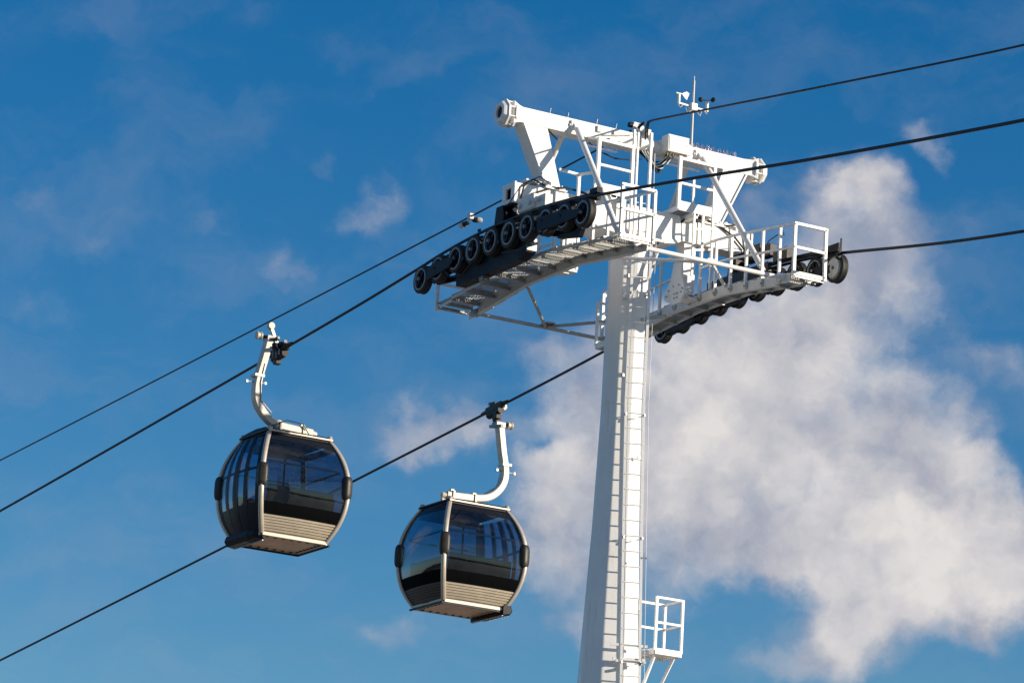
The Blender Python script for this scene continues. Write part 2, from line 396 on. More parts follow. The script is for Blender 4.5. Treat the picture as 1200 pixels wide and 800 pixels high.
# catwalks
def zc(x): return 23.005 - (.106 if x > 0 else .082)*max(abs(x) - 1.0, 0)
def zd(x): return .20 + (.03*(-x - 1.0) if x < -1 else 0)     # stringer depth
def catwalk(s):
    root = bpy.data.objects.new('catwalk', None); COL.objects.link(root); root.parent = tw
    cw = MB()
    yi, yo = 1.70*s, 2.42*s
    xs = [-3.0 + .5*k for k in range(13)]
    for y, dy in ((yi, -1), (yo, 1)):
        cw.cut()
        for a, b in zip(xs, xs[1:]):
            if dy > 0:
                cw.bar((a,y,zc(a)-.035),(b+.004,y,zc(b)-.035), .03, .055); continue
            xm = (a+b)/2; cw.bar((a,y,zc(a)-.01-zd(xm)/2),(b+.004,y,zc(b)-.01-zd(xm)/2), .022, zd(xm))
            fl = y - s*dy*-.045
            cw.bar((a,y+s*(-dy)*.045,zc(a)-zd(a)),(b+.004,y+s*(-dy)*.045,zc(b)-zd(b)), .09, .016)
            cw.bar((a,y+s*(-dy)*.045,zc(a)-.018),(b+.004,y+s*(-dy)*.045,zc(b)-.018), .09, .014)
        for q in (-1, 1):
            cw.bar((q*3.0,y,zc(3.0)-(.11 if dy < 0 else .035)),(q*3.5,y,zc(3.5)-(.10 if dy < 0 else .035)), .022, .16 if dy < 0 else .055)
    cw.build_each('stringer', M['stringer'], root)
    m = MB()       # cross angles and tread noses
    X = [-3.62 + .3017*k for k in range(25)]
    for i, x in enumerate(X):
        if i % 2 == 0 or i in (1, 23):
            m.cut(); m.bar((x,yi+s*.02,zc(x)-.060),(x,yo-s*.02,zc(x)-.060), .012, .07); m.bar((x+.025,yi+s*.02,zc(x)-.092),(x+.025,yo-s*.02,zc(x)-.092), .05, .012)
    m.build_each('cross_angle', M['galv'], root)
    # grating panels: real bearing bars and cross rods, each panel slightly stepped
    gmesh = MB()
    for i in range(12):
        xa, xb = -3.62 + .6033*i + .008, -3.62 + .6033*(i+1) - .008
        za = zc(xa) ; zb_ = zc(xb); zm = (za+zb_)/2
        ta = zm + (za-zm)*.35 + .012; tb = zm + (zb_-zm)*.35 + .012
        for k in range(14):
            y = yi + (yo-yi)*k/13
            gmesh.bar((xa,y,ta-.004),(xb,y,tb-.004), .016, .008)
        for k in range(12):
            t = k/11; x = xa + (xb-xa)*t; z = ta + (tb-ta)*t
            gmesh.bar((x,yi,z-.005),(x,yo,z-.005), .016 if 0 < k < 11 else .020, .007 if 0 < k < 11 else .036)
    gmesh.build('grating', M['galv'], root)
    # toe boards
    t = MB()
    for y in (yi, yo):
        for a, b in zip(xs, xs[1:]): pass
    for q in (-1, 1): t.cut(); t.bar((q*3.645,yi,zc(3.645)+.0),(q*3.645,yo,zc(3.645)+.0), .014, .075)
    t.build_each('toe_board', M['rail'], root)
    # railing
    rl = MB(); px = [-3.645,-3.12,-2.5,-1.91,-1.34,-.77,-.19,.19,.77,1.34,1.91,2.5,3.12,3.645]
    H, Hm = 1.02, .53
    for x in px:
        w = .052 if abs(x) < 3.5 else .062
        rl.bar((x,yi-s*.03,zc(x)-.12 if abs(x) < 3.5 else zc(x)-.06),(x,yi-s*.03,zc(x)+H), w, w, (0,1,0))
    for h, w in ((H,.046),(Hm,.042)):
        for a, b in zip(px, px[1:]):
            if a == -.19: continue
            rl.bar((a,yi-s*.03,zc(a)+h),(b,yi-s*.03,zc(b)+h), w, w)
        for q in (-1, 1): rl.bar((q*3.645,yi-s*.05,zc(3.645)+h),(q*3.645,yo+s*.03,zc(3.645)+h), w+.012, w+.012)
    for q in (-1, 1): rl.bar((q*3.645,yo,zc(3.645)-.06),(q*3.645,yo,zc(3.645)+H+.02), .062, .062, (0,1,0))
    rl.build('railing', M['rail'], root)
    b = MB()
    for x in px[1:-1]:
        b.cut(); b.tube([(x,yi-s*.012,zc(x)-.11),(x,yi-s*.03,zc(x)-.11)], .075, 14); b.tube([(x,yi-s*.03,zc(x)-.11),(x,yi-s*.075,zc(x)-.11)], .022, 6)
    for x in (-3.645, 3.645):
        b.cut()
        for h in (.02, .53, 1.0): b.cut(); b.tube([(x,yi-s*.03,zc(x)+h),(x+math.copysign(.05,x),yi-s*.03,zc(x)+h)], .016, 6); b.cut(); b.tube([(x,yo,zc(x)+h),(x+math.copysign(.05,x),yo,zc(x)+h)], .016, 6)
    b.build_each('post_clamp', M['galv'], root)
    return root
catwalk(-1); catwalk(1)

# access ladder on the camera-side facet of the shaft
lad = bpy.data.objects.new('access_ladder', None); COL.objects.link(lad); lad.parent = tw
LN = V((math.cos(R(-22.5)), math.sin(R(-22.5)), 0)); LT = V((-LN.y, LN.x, 0))
def LP(z, t=0, d=0):
    tc_ = .19 + max(20.3 - z, 0)*.024
    return LN*(shaft_r(z)*.924 + .175 + d) + LT*(tc_ + t) + V((0, SY, z))
zs = [.7,4,8,12,15.4,17.75,20.3,23.3,23.75]
def obar(m, p, q, w, h):          # bar with its wide side across the ladder
    m.bar(p, q, w, h, LN)
for t in (-.185, .185):
    m = MB()
    for a, b in zip(zs, zs[1:]): obar(m, LP(a, t), LP(b, t) + V((0,0,.003)), .056, .012)
    m.build('side_rail', M['rail'], lad)
z = 1.0
while z < 23.7:
    m = MB(); m.tube([LP(z,-.18), LP(z,.18)], .015, 8); m.build('rung', M['rail'], lad)
    z += .318
m = MB(); z = 2.2
while z < 23.5:
    m.cut()
    for t in (-.19, .19):
        m.cut(); m.bar(LP(z, t*.6, -.22), LP(z, t, -.005), .04, .012); m.box(LP(z, t, .012), (.05,.03,.05))
    z += 2.55
m.build_each('standoff_bracket', M['galv'], lad)
m = MB(); pl_ = LP(22.55,-.29,-.18); m.tube([pl_, pl_ + LN*.10], .055, 14); m.box(pl_ + LN*.01, (.06,.10,.12)); m.build('shaft_lamp', M['box'], tw)
m = MB()
for zz_, t_ in ((23.0,-.22),(22.1,.1),(20.9,-.24),(19.2,.12)):
    m.cut(); q_ = LP(zz_, t_, -.17); m.box(q_, (.05,.06,.07))
m.build_each('cable_clip', M['galv'], tw)
m = MB(); m.tube([LP(a, .28) for a in zs], .006, 6)
for z in (6.5,12.5,17.1): m.bar(LP(z, .185), LP(z, .30), .03, .03)
m.build('safety_line', M['galv'], lad)
m = MB()         # upper ladder posts from the catwalk level to the upper beam
m.bar((.56,-.32,23.7),(.56,-.32,26.02), .045, .06, (1,0,0)); m.bar((.60,-.25,23.7),(.60,-.25,26.0), .035, .045, (1,0,0))
for z in (23.9,24.2,24.5): m.tube([(.60,-.25,z),(.66,.03,z)], .012, 6)
m.bar((.17,-.32,25.86),(.56,-.32,25.86), .04,.04)
m.cut()
m.bar((.66,.03,23.5),(.66,.03,26.03), .05, .06, (1,0,0)); m.bar((.15,.03,25.78),(.66,.03,25.78), .04,.04)
m.build_each('upper_ladder_post', M['rail'], tw)
m = MB(); m.tube([(.70,.14,23.4),(.68,.12,25.6)], .012, 6); m.build('power_conduit', M['greyplast'], tw)

# service platforms under the upper beam
def service(s):
    y0, y1 = (.80, 1.66) if s > 0 else (-1.18, -.36)
    zf = 24.62; root = MB()
    xa, xb = (-.20, .60) if s > 0 else (-.05, .60)
    for x in (xa, xb): root.bar((x,y0,zf-.03),(x,y1,zf-.03), .03, .09)
    for y in (y0, y1): root.bar((xa,y,zf-.03),(xb,y,zf-.03), .03, .09)
    root.bar((xa,(y0+y1)/2,zf-.09),(xb,(y0+y1)/2,zf-.09), .16, .06)
    root.bar((.2,(y0+y1)/2,24.5),(xb,(y0+y1)/2,zf-.12), .12, .10)
    r = root.build('service_platform', M['white'], tw)
    g_ = MB()
    for k in range(18): y = y0 + (y1-y0)*k/17; g_.bar((xa,y,zf+.0),(xb,y,zf+.0), .007, .03)
    for k in range(14): x = xa + (xb-xa)*k/13; g_.bar((x,y0,zf+.008),(x,y1,zf+.008), .012, .012)
    g_.build('grating', M['galv'], r)
    rl = MB()
    for y, w in ((y0,.07),(y1,.065)):
        rl.bar((xb,y,zf-.06),(xb,y,25.70), w, w, (0,1,0))
        rl.bar((xa,y,zf-.06),(xa,y,25.55), .05, .05, (0,1,0)) if s > 0 and y == y1 else None
    rl.bar((xb,y1,23.0 if s > 0 else zf),(xb,y1,zf), .05, .05, (0,1,0))
    for z_, w in ((25.66,.06),(25.13,.05)): rl.bar((xb,y0,z_),(xb,y1,z_-.01), w, w)
    rl.bar((xb,y0,25.66),(.16,y0,25.80), .045,.045); rl.bar((xb,y1,25.66),(.16,y1,25.80), .045,.045)
    rl.bar((xb-.3,y0-.1,25.58),(xb-.3,y1-.2,25.58), .035,.035)
    rl.bar((xb+.012,y0,zf+.05),(xb+.012,y1,zf+.05), .014, .15)
    if s > 0:
        for y in (1.2,1.42): rl.bar((xb,y,23.2),(xb,y,zf), .045, .045, (0,1,0))
        for z_ in (24.2,23.75): rl.bar((xb,1.2,z_),(xb,1.66,z_+.1), .04, .04)
    else:
        for y in (-1.62,): rl.bar((.6,y,23.9),(.6,y,24.82), .06,.06,(0,1,0))
        rl.bar((.6,-1.62,24.81),(.6,-2.1,24.83), .05,.05); rl.bar((.6,-1.62,24.81),(1.25,-1.62,24.72), .05,.05); rl.bar((1.25,-1.62,24.72),(1.25,-1.62,23.6), .05,.05,(0,1,0))
    rl.build('railing', M['rail'], r)
service(1); service(-1)

# landing platform low on the shaft
def landing(z, y0, y1, x0, x1, top, name='landing_platform', brace=True):
    m = MB()
    m.box(((x0+x1)/2, (y0+y1)/2, z), (x1-x0, y1-y0, .03))
    for x in (x0, x1): m.bar((x,y0,z-.01),(x,y1,z-.01), .04, .12)
    for y in (y0, y1): m.bar((x0,y,z-.01),(x1,y,z-.01), .04, .12)
    yn = min(abs(y0),abs(y1)); sg = 1 if y1 > 0 else -1
    m.bar((x0+.05, 0, z-.03),(x0+.05, sg*yn, z-.03), .08, .10); m.bar((x1-.25, 0, z-.03),(x1-.25, sg*yn, z-.03), .08, .10)
    r = m.build(name, M['rail'], tw)
    rl = MB()
    ps = [(x0,y0),(x1,y0),(x1,y1),(x0,y1)]
    for (x,y) in ps: rl.bar((x,y,z),(x,y,z+top), .05, .05, (0,1,0))
    segs = [(ps[1],ps[2]),(ps[2],ps[3]),(ps[3],ps[0])] if sg > 0 else [(ps[0],ps[1]),(ps[1],ps[2]),(ps[3],ps[0])]
    for h in (top-.02, top*.52):
        for a, b in segs: rl.bar((*a,z+h),(*b,z+h), .045, .045)
    rl.build('railing', M['rail'], r)
    if not brace: return
    br = MB()
    for y in (y0+.08, y1-.08): br.cut(); br.bar((x1-.12,y,z-.07),(x0+.1,y*.68,z-1.35), .05, .05)
    br.build_each('brace', M['rail'], r)
landing(15.31, .68, 1.30, .0, .66, 1.10)
landing(21.75, -.14, .60, -.85, -.43, .95, brace=False)
m = MB()
m.bar(LP(15.3,-.42,-.02), LP(15.3,.34,-.02), .03, .05); m.bar(LP(15.0,-.36,-.05), LP(15.0,.3,-.05), .05, .10)
m.bar(LP(14.95,-.30,-.1), LP(14.95,-.30,.14), .05, .05); m.bar(LP(14.95,.26,-.1), LP(14.95,.26,.14), .05, .05)
m.build('ladder_step', M['rail'], tw)
# ------------------------------------------------------------------ sheave trains
def make_train(side):
    FLIP[0] = side > 0
    root = thing('sheave_train', '', 'roller train', (0,3.0*side,23.34))
    zz = lambda x: -.0195*x*x
    XS = [-3.235 + .7195*k for k in range(10)]
    t = MB()       # tyre: rubber ring with a rope groove, axis Y
    t.lathe([(.23,-.078),(.292,-.078),(.304,-.062),(.304,-.042),(.288,0),(.304,.042),(.304,.062),(.292,.078),(.23,.078)], (0,0,0), (0,1,0), 40, True, True)
    f = MB()
    f.lathe([(.205,-.086),(.226,-.091),(.238,-.082),(.238,.082),(.226,.091),(.205,.086),(.194,.064),(.194,-.064)], (0,0,0), (0,1,0), 40, True, True)
    h = MB()
    h.lathe([(.02,-.035),(.19,-.03),(.19,.03),(.02,.035)], (0,0,0), (0,1,0), 28, False)
    h.lathe([(0,-.10),(.055,-.10),(.07,-.085),(.075,.085),(.055,.10),(0,.10)], (0,0,0), (0,1,0), 20, False)
    for k in range(5):
        a = 2*math.pi*k/5
        h.bar((.06*math.cos(a),0,.06*math.sin(a)),(.19*math.cos(a),0,.19*math.sin(a)), .035, .12, (0,1,0))
    c = MB(); c.lathe([(0,-.14),(.034,-.14),(.045,-.10),(.045,.10),(.034,.14),(0,.14)], (0,0,0), (0,1,0), 12, False)
    w0 = bpy.data.objects.new('sheave_wheel', None); COL.objects.link(w0); w0.parent = root
    t.build('tyre', M['rubber'], w0); f.build('rim', M['rimsteel'], w0); h.build('hub', M['navy'], w0); c.build('axle', M['worn'], w0)
    for k, x in enumerate(XS):
        if k == 0: w0.location = (x, 0, zz(x))
        else: w = copy_of(w0, root, (x, 0, zz(x))); w.rotation_euler = (0, .7*k, 0)
    if side > 0:
        m = MB(); m.box((.15,.34,.10),(2.3,.10,.40)); m.box((1.75,.34,.34),(.50,.14,.26)); m.build('equipment_cover', M['dark'], root, .01)
        m = MB(); m.prism([(-3.0,-.20),(-3.0,-.37),(-2.2,-.27),(-.5,-.17),(-.5,.0),(-2.2,-.08)], (0,.02,0),(1,0,0),(0,0,1),(0,1,0), .20); m.build('lower_beam', M['navy'], root, .01)
        m = MB(); m.lathe([(.0,.07),(.19,.07),(.205,.088),(.20,.10),(.06,.115),(0,.115)], (XS[9],0,zz(XS[9])), (0,1,0), 32, False); m.build('wheel_cover', M['galv'], root)
    # two-wheel rocker arms
    for k in (0, 2, 4, 6, 8):
        m = MB(); a, b = XS[k], XS[k+1]
        pa, pb = V((a,0,zz(a))), V((b,0,zz(b))); mid = (pa+pb)/2
        for y, th in ((.10,.02), (-.125,.03)) if k in (0, 8) else ((.10,.02),):
            poly = []
            for dx, dz in ((0,.06),(-.07,0),(0,-.07),(.36,-.16),(.72,-.07),(.79,0),(.72,.06),(.36,.08)):
                tt = dx/.7195; poly.append((pa.x + dx, pa.z + (pb.z-pa.z)*tt + dz))
            if y < 0: poly = [(x_*1.0, z_-.005) for x_, z_ in poly] if k == 8 else poly
            if y < 0 and k == 0:
                poly = [(pa.x+.40, zz(pa.x+.4)+.10),(pa.x+.40, zz(pa.x+.4)-.16),(XS[2]-.12, zz(XS[2])-.17),(XS[2]+.02, zz(XS[2])-.08),(XS[2]+.02, zz(XS[2])+.03),(XS[1]+.05, zz(XS[1])+.13)]
            if y < 0 and k == 8:
                poly = [(XS[7]-.22, zz(XS[7])+.10),(XS[7]-.12, zz(XS[7])-.18),(XS[8]-.1, zz(XS[8])-.17),(XS[9]-.10, zz(XS[9])-.08),(XS[9]+.05, zz(XS[9])+.04),(XS[8]+.1, zz(XS[8])+.10)]
            m.prism(poly, (0,y,0), (1,0,0), (0,0,1), (0,1,0), th)
        m.tube([(mid.x,-.09,mid.z-.10),(mid.x,.16,mid.z-.10)], .045, 10)
        m.build('rocker_arm', M['navy'], root, .006)
    # four-wheel beams on the inner side
    for k in (0, 6):
        m = MB(); a, b = (XS[k]+XS[k+1])/2, (XS[k+2]+XS[k+3])/2
        m.prism([(a-.12,zz(a)-.05),(a,zz(a)-.20),((a+b)/2,zz((a+b)/2)-.34),(b,zz(b)-.20),(b+.12,zz(b)-.05),(b,zz(b)-.02),((a+b)/2,zz((a+b)/2)-.22),(a,zz(a)-.02)], (0,.165,0),(1,0,0),(0,0,1),(0,1,0), .05)
        m.build('rocker_beam', M['navy'], root, .006)
    m = MB()     # long inner side plate
    xs_ = [-3.0,-2.2,-1.4,-.7,0,.7,1.4,2.2] + ([3.0] if side < 0 else [])
    for a, b in zip(xs_, xs_[1:]): m.bar((a,.125,zz(a)-.02),(b,.125,zz(b)-.02), .03, .26)
    m.build('side_plate', M['navy'], root)
    m = MB()     # deep main beam under the middle wheels
    db = 0 if side < 0 else .36
    m.prism([(-2.0,-.16),(-1.95,-.60+db),(.55,-.56+db),(.88,-.46+db*.6),(.88,-.08),(-.2,.0)], (0,.19,0),(1,0,0),(0,0,1),(0,1,0), .22)
    if side < 0: m.prism([(2.1,-.40),(2.1,-.46),(2.9,-.60),(3.0,-.44)], (0,.12,0),(1,0,0),(0,0,1),(0,1,0), .10)
    m.build('main_beam', M['navy'], root, .008)
    m = MB(); dz_ = 0 if side < 0 else .14
    m.box((.90,.19,-.30+dz_),(.03,.24,.26)); m.tube([(.90,.15,-.30+dz_),(1.0,.15,-.30+dz_)], .05, 10)
    if side < 0: m.cut(); m.box((-.95,.18,-.63),(.14,.16,.10))
    m.build_each('beam_bracket', M['worn'], root)
    # mounting bracket up to the crossarm
    m = MB()
    m.prism([(-.32,1.10),(-.06,1.10),(.02,.62),(.30,.42),(.30,-.30),(-.45,-.30),(-.45,.30)], (0,.22,0),(1,0,0),(0,0,1),(0,1,0), .06)
    m.prism([(-.30,.70),(-.04,.70),(.02,.45),(-.02,.30),(-.36,.30)], (0,.10,0),(1,0,0),(0,0,1),(0,1,0), .20)
    m.box((0,.20,.68),(.52,.34,.05))
    m.build('mounting_bracket', M['navy'], root, .006)
    # rope catcher bars and end guide
    m = MB()
    cx = [.3,1.0,1.7,2.4,3.1,3.5]
    for a, b in zip(cx, cx[1:]): m.bar((a,.14,zz(a)+.35),(b,.14,zz(b)+.35), .08, .15 if side < 0 else .07)
    m.cut(); cx = [-3.1,-2.4,-1.7,-1.0,-.4]
    for a, b in zip(cx, cx[1:]): m.bar((a,.15,zz(a)+.27),(b,.15,zz(b)+.27), .05, .05)
    m.cut()
    for x in (-2.5,-1.1): m.cut(); m.bar((x,.15,zz(x)-.1),(x,.15,zz(x)+.34), .05, .04,(0,1,0))
    m.cut()
    if side < 0: m.box((3.52,.05,zz(3.5)+.42),(.28,.13,.11))
    else: m.box((3.12,.03,zz(3.1)+.36),(.42,.04,.30)); m.cut(); m.bar((3.40,.03,zz(3.4)+.2),(3.40,.03,zz(3.4)+.62),.03,.03,(0,1,0)); m.cut(); m.box((3.42,.1,zz(3.5)+.30),(.10,.08,.22))
    m.cut(); m.tube([(-1.05,.05,zz(1)+.27),(-1.05,.05,zz(1)+.45)], .015, 6); m.box((-1.05,.05,zz(1)+.42),(.10,.03,.05))
    m.build_each('rope_catcher', M['navy'], root, .005)
    m = MB()
    for q, xs_ in () if side > 0 else ((1,[.2,.9,1.5,2.0]),(-1,[-2.2,-1.9,-1.4,-1.0])):
        m.cut(); m.tube([(x, -.10, -.30 - .10*math.sin(i*1.4+q) - (.10 if i in (1,2) else 0)) for i, x in enumerate(xs_)], .018, 6)
    m.cut(); m.tube([(.25,-.05,.62),(.7,-.02,.95),(1.3,.05,1.0),(1.5,.15,.85)], .011, 6)
    m.build_each('sensor_wire', M['rubber'], root)
    m = MB()     # ballast / anti-derail hardware on the crossarm side
    m.box((.62,.26,.62),(.62,.22,.30)); m.box((1.15,.28,.56),(.34,.18,.26)); m.box((-.02,.30,.60),(.2,.2,.42))
    for x in (.42,.8,1.1): m.tube([(x,.18,.6),(x,.10,.6)], .05, 10)
    m.build('support_block', M['stringer'] if side < 0 else M['dark'], root, .01)
    FLIP[0] = False
    return root
tr1 = make_train(-1)
tr1['label'] = 'black roller train in front of the tower, carrying the cable of the left gondola'; tr1['group'] = 'sheave trains on the tower'
tr2 = make_train(1)
tr2['label'] = 'black roller train behind the catwalk with the tall end railing'; tr2['group'] = 'sheave trains on the tower'
tr2['category'] = 'roller train'

# ------------------------------------------------------------------ cables
def cable(name, pts, r, label, cat='cable'):
    # smooth a sparse polyline a little (Catmull-Rom)
    P = [V(p) for p in pts]; out = []
    for i in range(len(P)-1):
        p0 = P[max(i-1,0)]; p1 = P[i]; p2 = P[i+1]; p3 = P[min(i+2,len(P)-1)]
        n = 6
        for k in range(n):
            t = k/n
            # finite-difference tangents (non-uniform)
            d12 = (p2-p1).length; m1 = (p2-p0)/max((p2-p0).length,1e-6)*d12; m2 = (p3-p1)/max((p3-p1).length,1e-6)*d12
            h00 = 2*t**3-3*t*t+1; h10 = t**3-2*t*t+t; h01 = -2*t**3+3*t*t; h11 = t**3-t*t
            out.append(p1*h00 + m1*h10 + p2*h01 + m2*h11)
    out.append(P[-1])
    m = MB(); m.tube(out, r, 10)
    o = m.build(name, M['rope']); tag(o, label, cat); return o
def arch(y, n=14):
    return [(-3.3 + 6.6*k/n, y, 23.34 + .290 + .030 - .0195*(-3.3 + 6.6*k/n)**2) for k in range(n+1)]
cable('haul_cable', [(-420,-3,6.0),(-120,-3,14.9),(-60,-3,19.0),(-25.28,-3,21.60),(-13.51,-3,22.54),(-6.5,-3,23.13)] + arch(-3) + [(7.0,-3,22.95),(10.96,-3,22.385),(17.1,-3,21.59),(30,-3,20.1),(58,-3,17.5)], .031,
      'thick dark cable in front of the tower that carries the left gondola')
cable('haul_cable', [(-420,3,5.4),(-120,3,14.0),(-60,3,18.45),(-38.84,3,20.18),(-24.43,3,21.42),(-10.5,3,22.66),(-5.56,3,23.14)] + arch(3) + [(6.73,3,22.91),(9.43,3,22.56),(17,3,21.65),(30,3,20.2),(58,3,17.6)], .031,
      'thick dark cable passing behind the left gondola and carrying the right gondola')
cable('communication_cable', [(-420,0,15.0),(-120,0,21.9),(-60,0,23.6),(-32.84,0,24.7),(-17.16,0,25.40),(-6.76,0,25.895),(-1.7,0,26.15),(-.15,.03,26.28),(0,.05,26.33)], .020,
      'thin dark cable from the tower top down to the left, highest cable at left')
cable('communication_cable', [(.45,.06,26.33),(.62,.06,26.32),(1.2,.05,26.24),(3,.02,25.98),(7.39,0,25.37),(13.2,0,24.60),(30,0,22.7),(58,0,20.2)], .021,
      'thin dark cable from the tower top up to the right edge, topmost of all cables')

cl = thing('cable_clamp', 'small clamp device holding the thin cable on top of the tower beam', 'clamp', (0,.05,26.13))
m = MB(); m.box((.02,-.06,.08),(.10,.05,.40)); m.box((.02,.09,.08),(.10,.05,.40)); m.box((.02,.015,.02),(.16,.24,.05)); m.box((.0,.015,.27),(.06,.20,.04)); m.tube([(.02,-.12,.20),(.02,.16,.20)], .05, 10)
m.box((.0,.0,-.001+.02),(.26,.34,.03))
m.build('bracket', M['box'], cl, .004)
m = MB(); m.tube([(.04,-.12,.20),(.04,-.20,.20)], .055, 10); m.cut(); m.tube([(.1,.0,.16),(.3,.0,.22)], .03, 8); m.build_each('wedge', M['navy'], cl)
m = MB(); m.box((.16,.17,.06),(.16,.13,.14)); m.build('junction_box', M['greyplast'], cl, .008)
m = MB()
m.tube([(.45,.01,.20),(.36,.03,.13),(.26,.08,-.02),(.2,.12,-.10)], .018, 6); m.cut(); m.tube([(.62,.01,.19),(.42,.05,.20),(.30,.10,.05),(.24,.14,-.06)], .018, 6)
m.build_each('jumper_wire', M['rubber'], cl)

eb = thing('electrical_cabinet', 'cream box shaped electrical cabinet on the middle of the tower beam', 'cabinet', (.30,.85,25.83))
m = MB(); m.box((0,0,.18),(.26,.52,.37)); m.build('housing', M['box'], eb, .012)
m = MB(); m.box((.136,0,.18),(.012,.46,.31)); m.build('door', M['box'], eb, .004)
m = MB(); m.box((.146,.20,.18),(.012,.02,.06)); m.build('latch', M['galv'], eb)
m = MB(); m.box((-.1,.31,.15),(.18,.06,.28)); m.box((-.1,.37,.17),(.16,.05,.24)); m.build('cable_gland_box', M['greyplast'], eb, .006)
m = MB()
for k in range(7): m.cut(); m.tube([(.05-.02*(k%2),-.22+.07*k,.0),(.05-.02*(k%2),-.22+.07*k,-.10)], .016, 6)
m.build_each('cable_gland', M['copper'], eb)

ws = thing('weather_station', 'weather mast with white wind vane and black anemometer cups on the tower beam', 'weather station', (.05,1.40,26.0))
m = MB(); m.tube([(0,0,0),(0,0,1.62)], [.028,.024], 10); m.tube([(0,0,1.35),(0,0,1.72)], .013, 8); m.build('mast', M['greyplast'], ws)
m = MB(); m.box((0,0,1.03),(.15,.15,.16)); m.build('sensor_box', M['box'], ws, .01)
m = MB(); m.bar((0,-.37,1.055),(0,.35,1.02), .035,.035); m.tube([(0,-.36,1.03),(0,-.36,1.27)], .034, 10); m.tube([(0,.35,1.0),(0,.35,1.24)], .034, 10); m.build('cross_arm', M['box'], ws)
m = MB(); m.prism([(-.02,-.01),(.05,-.06),(.13,-.10),(.20,.06),(.12,.08),(.02,.03)], (0,-.27,1.27),(-.25,.97,0),(0,0,1),(.97,.25,0), .012); m.bar((.03,-.44,1.25),(0,-.25,1.27), .014,.014); m.tube([(.04,-.46,1.25),(.03,-.43,1.25)], .022, 8)
m.build('wind_vane', M['box'], ws)
m = MB()
for k in range(3):
    a = R(20+120*k); c = V((.14*math.cos(a), .35+.14*math.sin(a)*1.1, 1.25))
    m.bar((0,.35,1.25), c, .012,.012); d = V((-math.sin(a), math.cos(a), 0))
    m.lathe([(.055*math.cos(R(q)), .055*math.sin(R(q))) for q in (0,20,40,60,80,89)] , c, d, 12, True)
m.build('anemometer_cup', M['rubber'], ws)
m = MB()
for q in (-1,1):
    m.tube([(.05,q*.05,.95),(.05,q*.16,.86),(.03,q*.2,.98)], .008, 5); m.tube([(.0,q*.36,1.02),(.02,q*.33,.95),(.0,q*.26,1.02)], .008, 5)
m.build('wire', M['greyplast'], ws)

cm = thing('marker_lamp', 'pair of small white tipped lamp pods clamped to the thin upper cable', 'lamp', (-6.76,0,25.895))
m = MB(); m.box((0,0,0),(.12,.10,.13)); m.bar((0,-.04,-.02),(-.10,-.03,-.20), .03,.03); m.bar((0,.03,-.02),(.06,.12,-.10), .03,.03); m.build('clamp', M['greyplast'], cm)
for p, q in (((-.05,-.02,-.13),(-.25,-.13,-.20)), ((.0,.05,-.07),(.14,.22,-.07))):
    a, b = V(p), V(q); d = (b-a)
    m = MB(); m.tube([a, a+d*.15, a+d*.55, a+d*.6], [.04,.055,.062,.05], 14); o = m.build('lamp_body', M['bumper'], cm)
    m = MB(); m.tube([a+d*.58, a+d*.8, b], [.064,.062,.04], 14); m.build('lens', M['greyplast'], o)

# ------------------------------------------------------------------ gondolas
def hh(z):          # half width of the barrel-shaped cabin at height z above its floor
    t = abs(z - 1.14)/1.14
    return 1.075 - (.275 if z < 1.14 else .295)*t**2.25
def hx(z): return hh(z) - .115*abs((z-1.14)/1.14)**2.4 + .01     # the cabin is shorter along the cable at roof and floor
BOW = {'front': .045, 'back': .045, 'door': .11, 'inner': .07}
ANG = {'front': 0, 'back': math.pi, 'door': -math.pi/2, 'inner': math.pi/2}
def face(side, off=0.0, s0=-1, s1=1, za=0, zb=2.28, post=.055):
    rot = Matrix.Rotation(ANG[side], 3, 'Z')
    def P(u, v):
        s = s0 + (s1-s0)*u; z = za + (zb-za)*v; a, b = (hx(z), hh(z)) if side in ('front', 'back') else (hh(z), hx(z))
        return V((a - .012 + BOW[side]*(1-s*s) + off, s*(b-post), z))
    def fn(u, v):
        p = P(u, v); e = 1e-3
        du = P(min(u+e,1), v) - P(max(u-e,0), v); dv = P(u, min(v+e,1)) - P(u, max(v-e,0))
        n = du.cross(dv).normalized()
        return rot @ p, rot @ n
    return fn
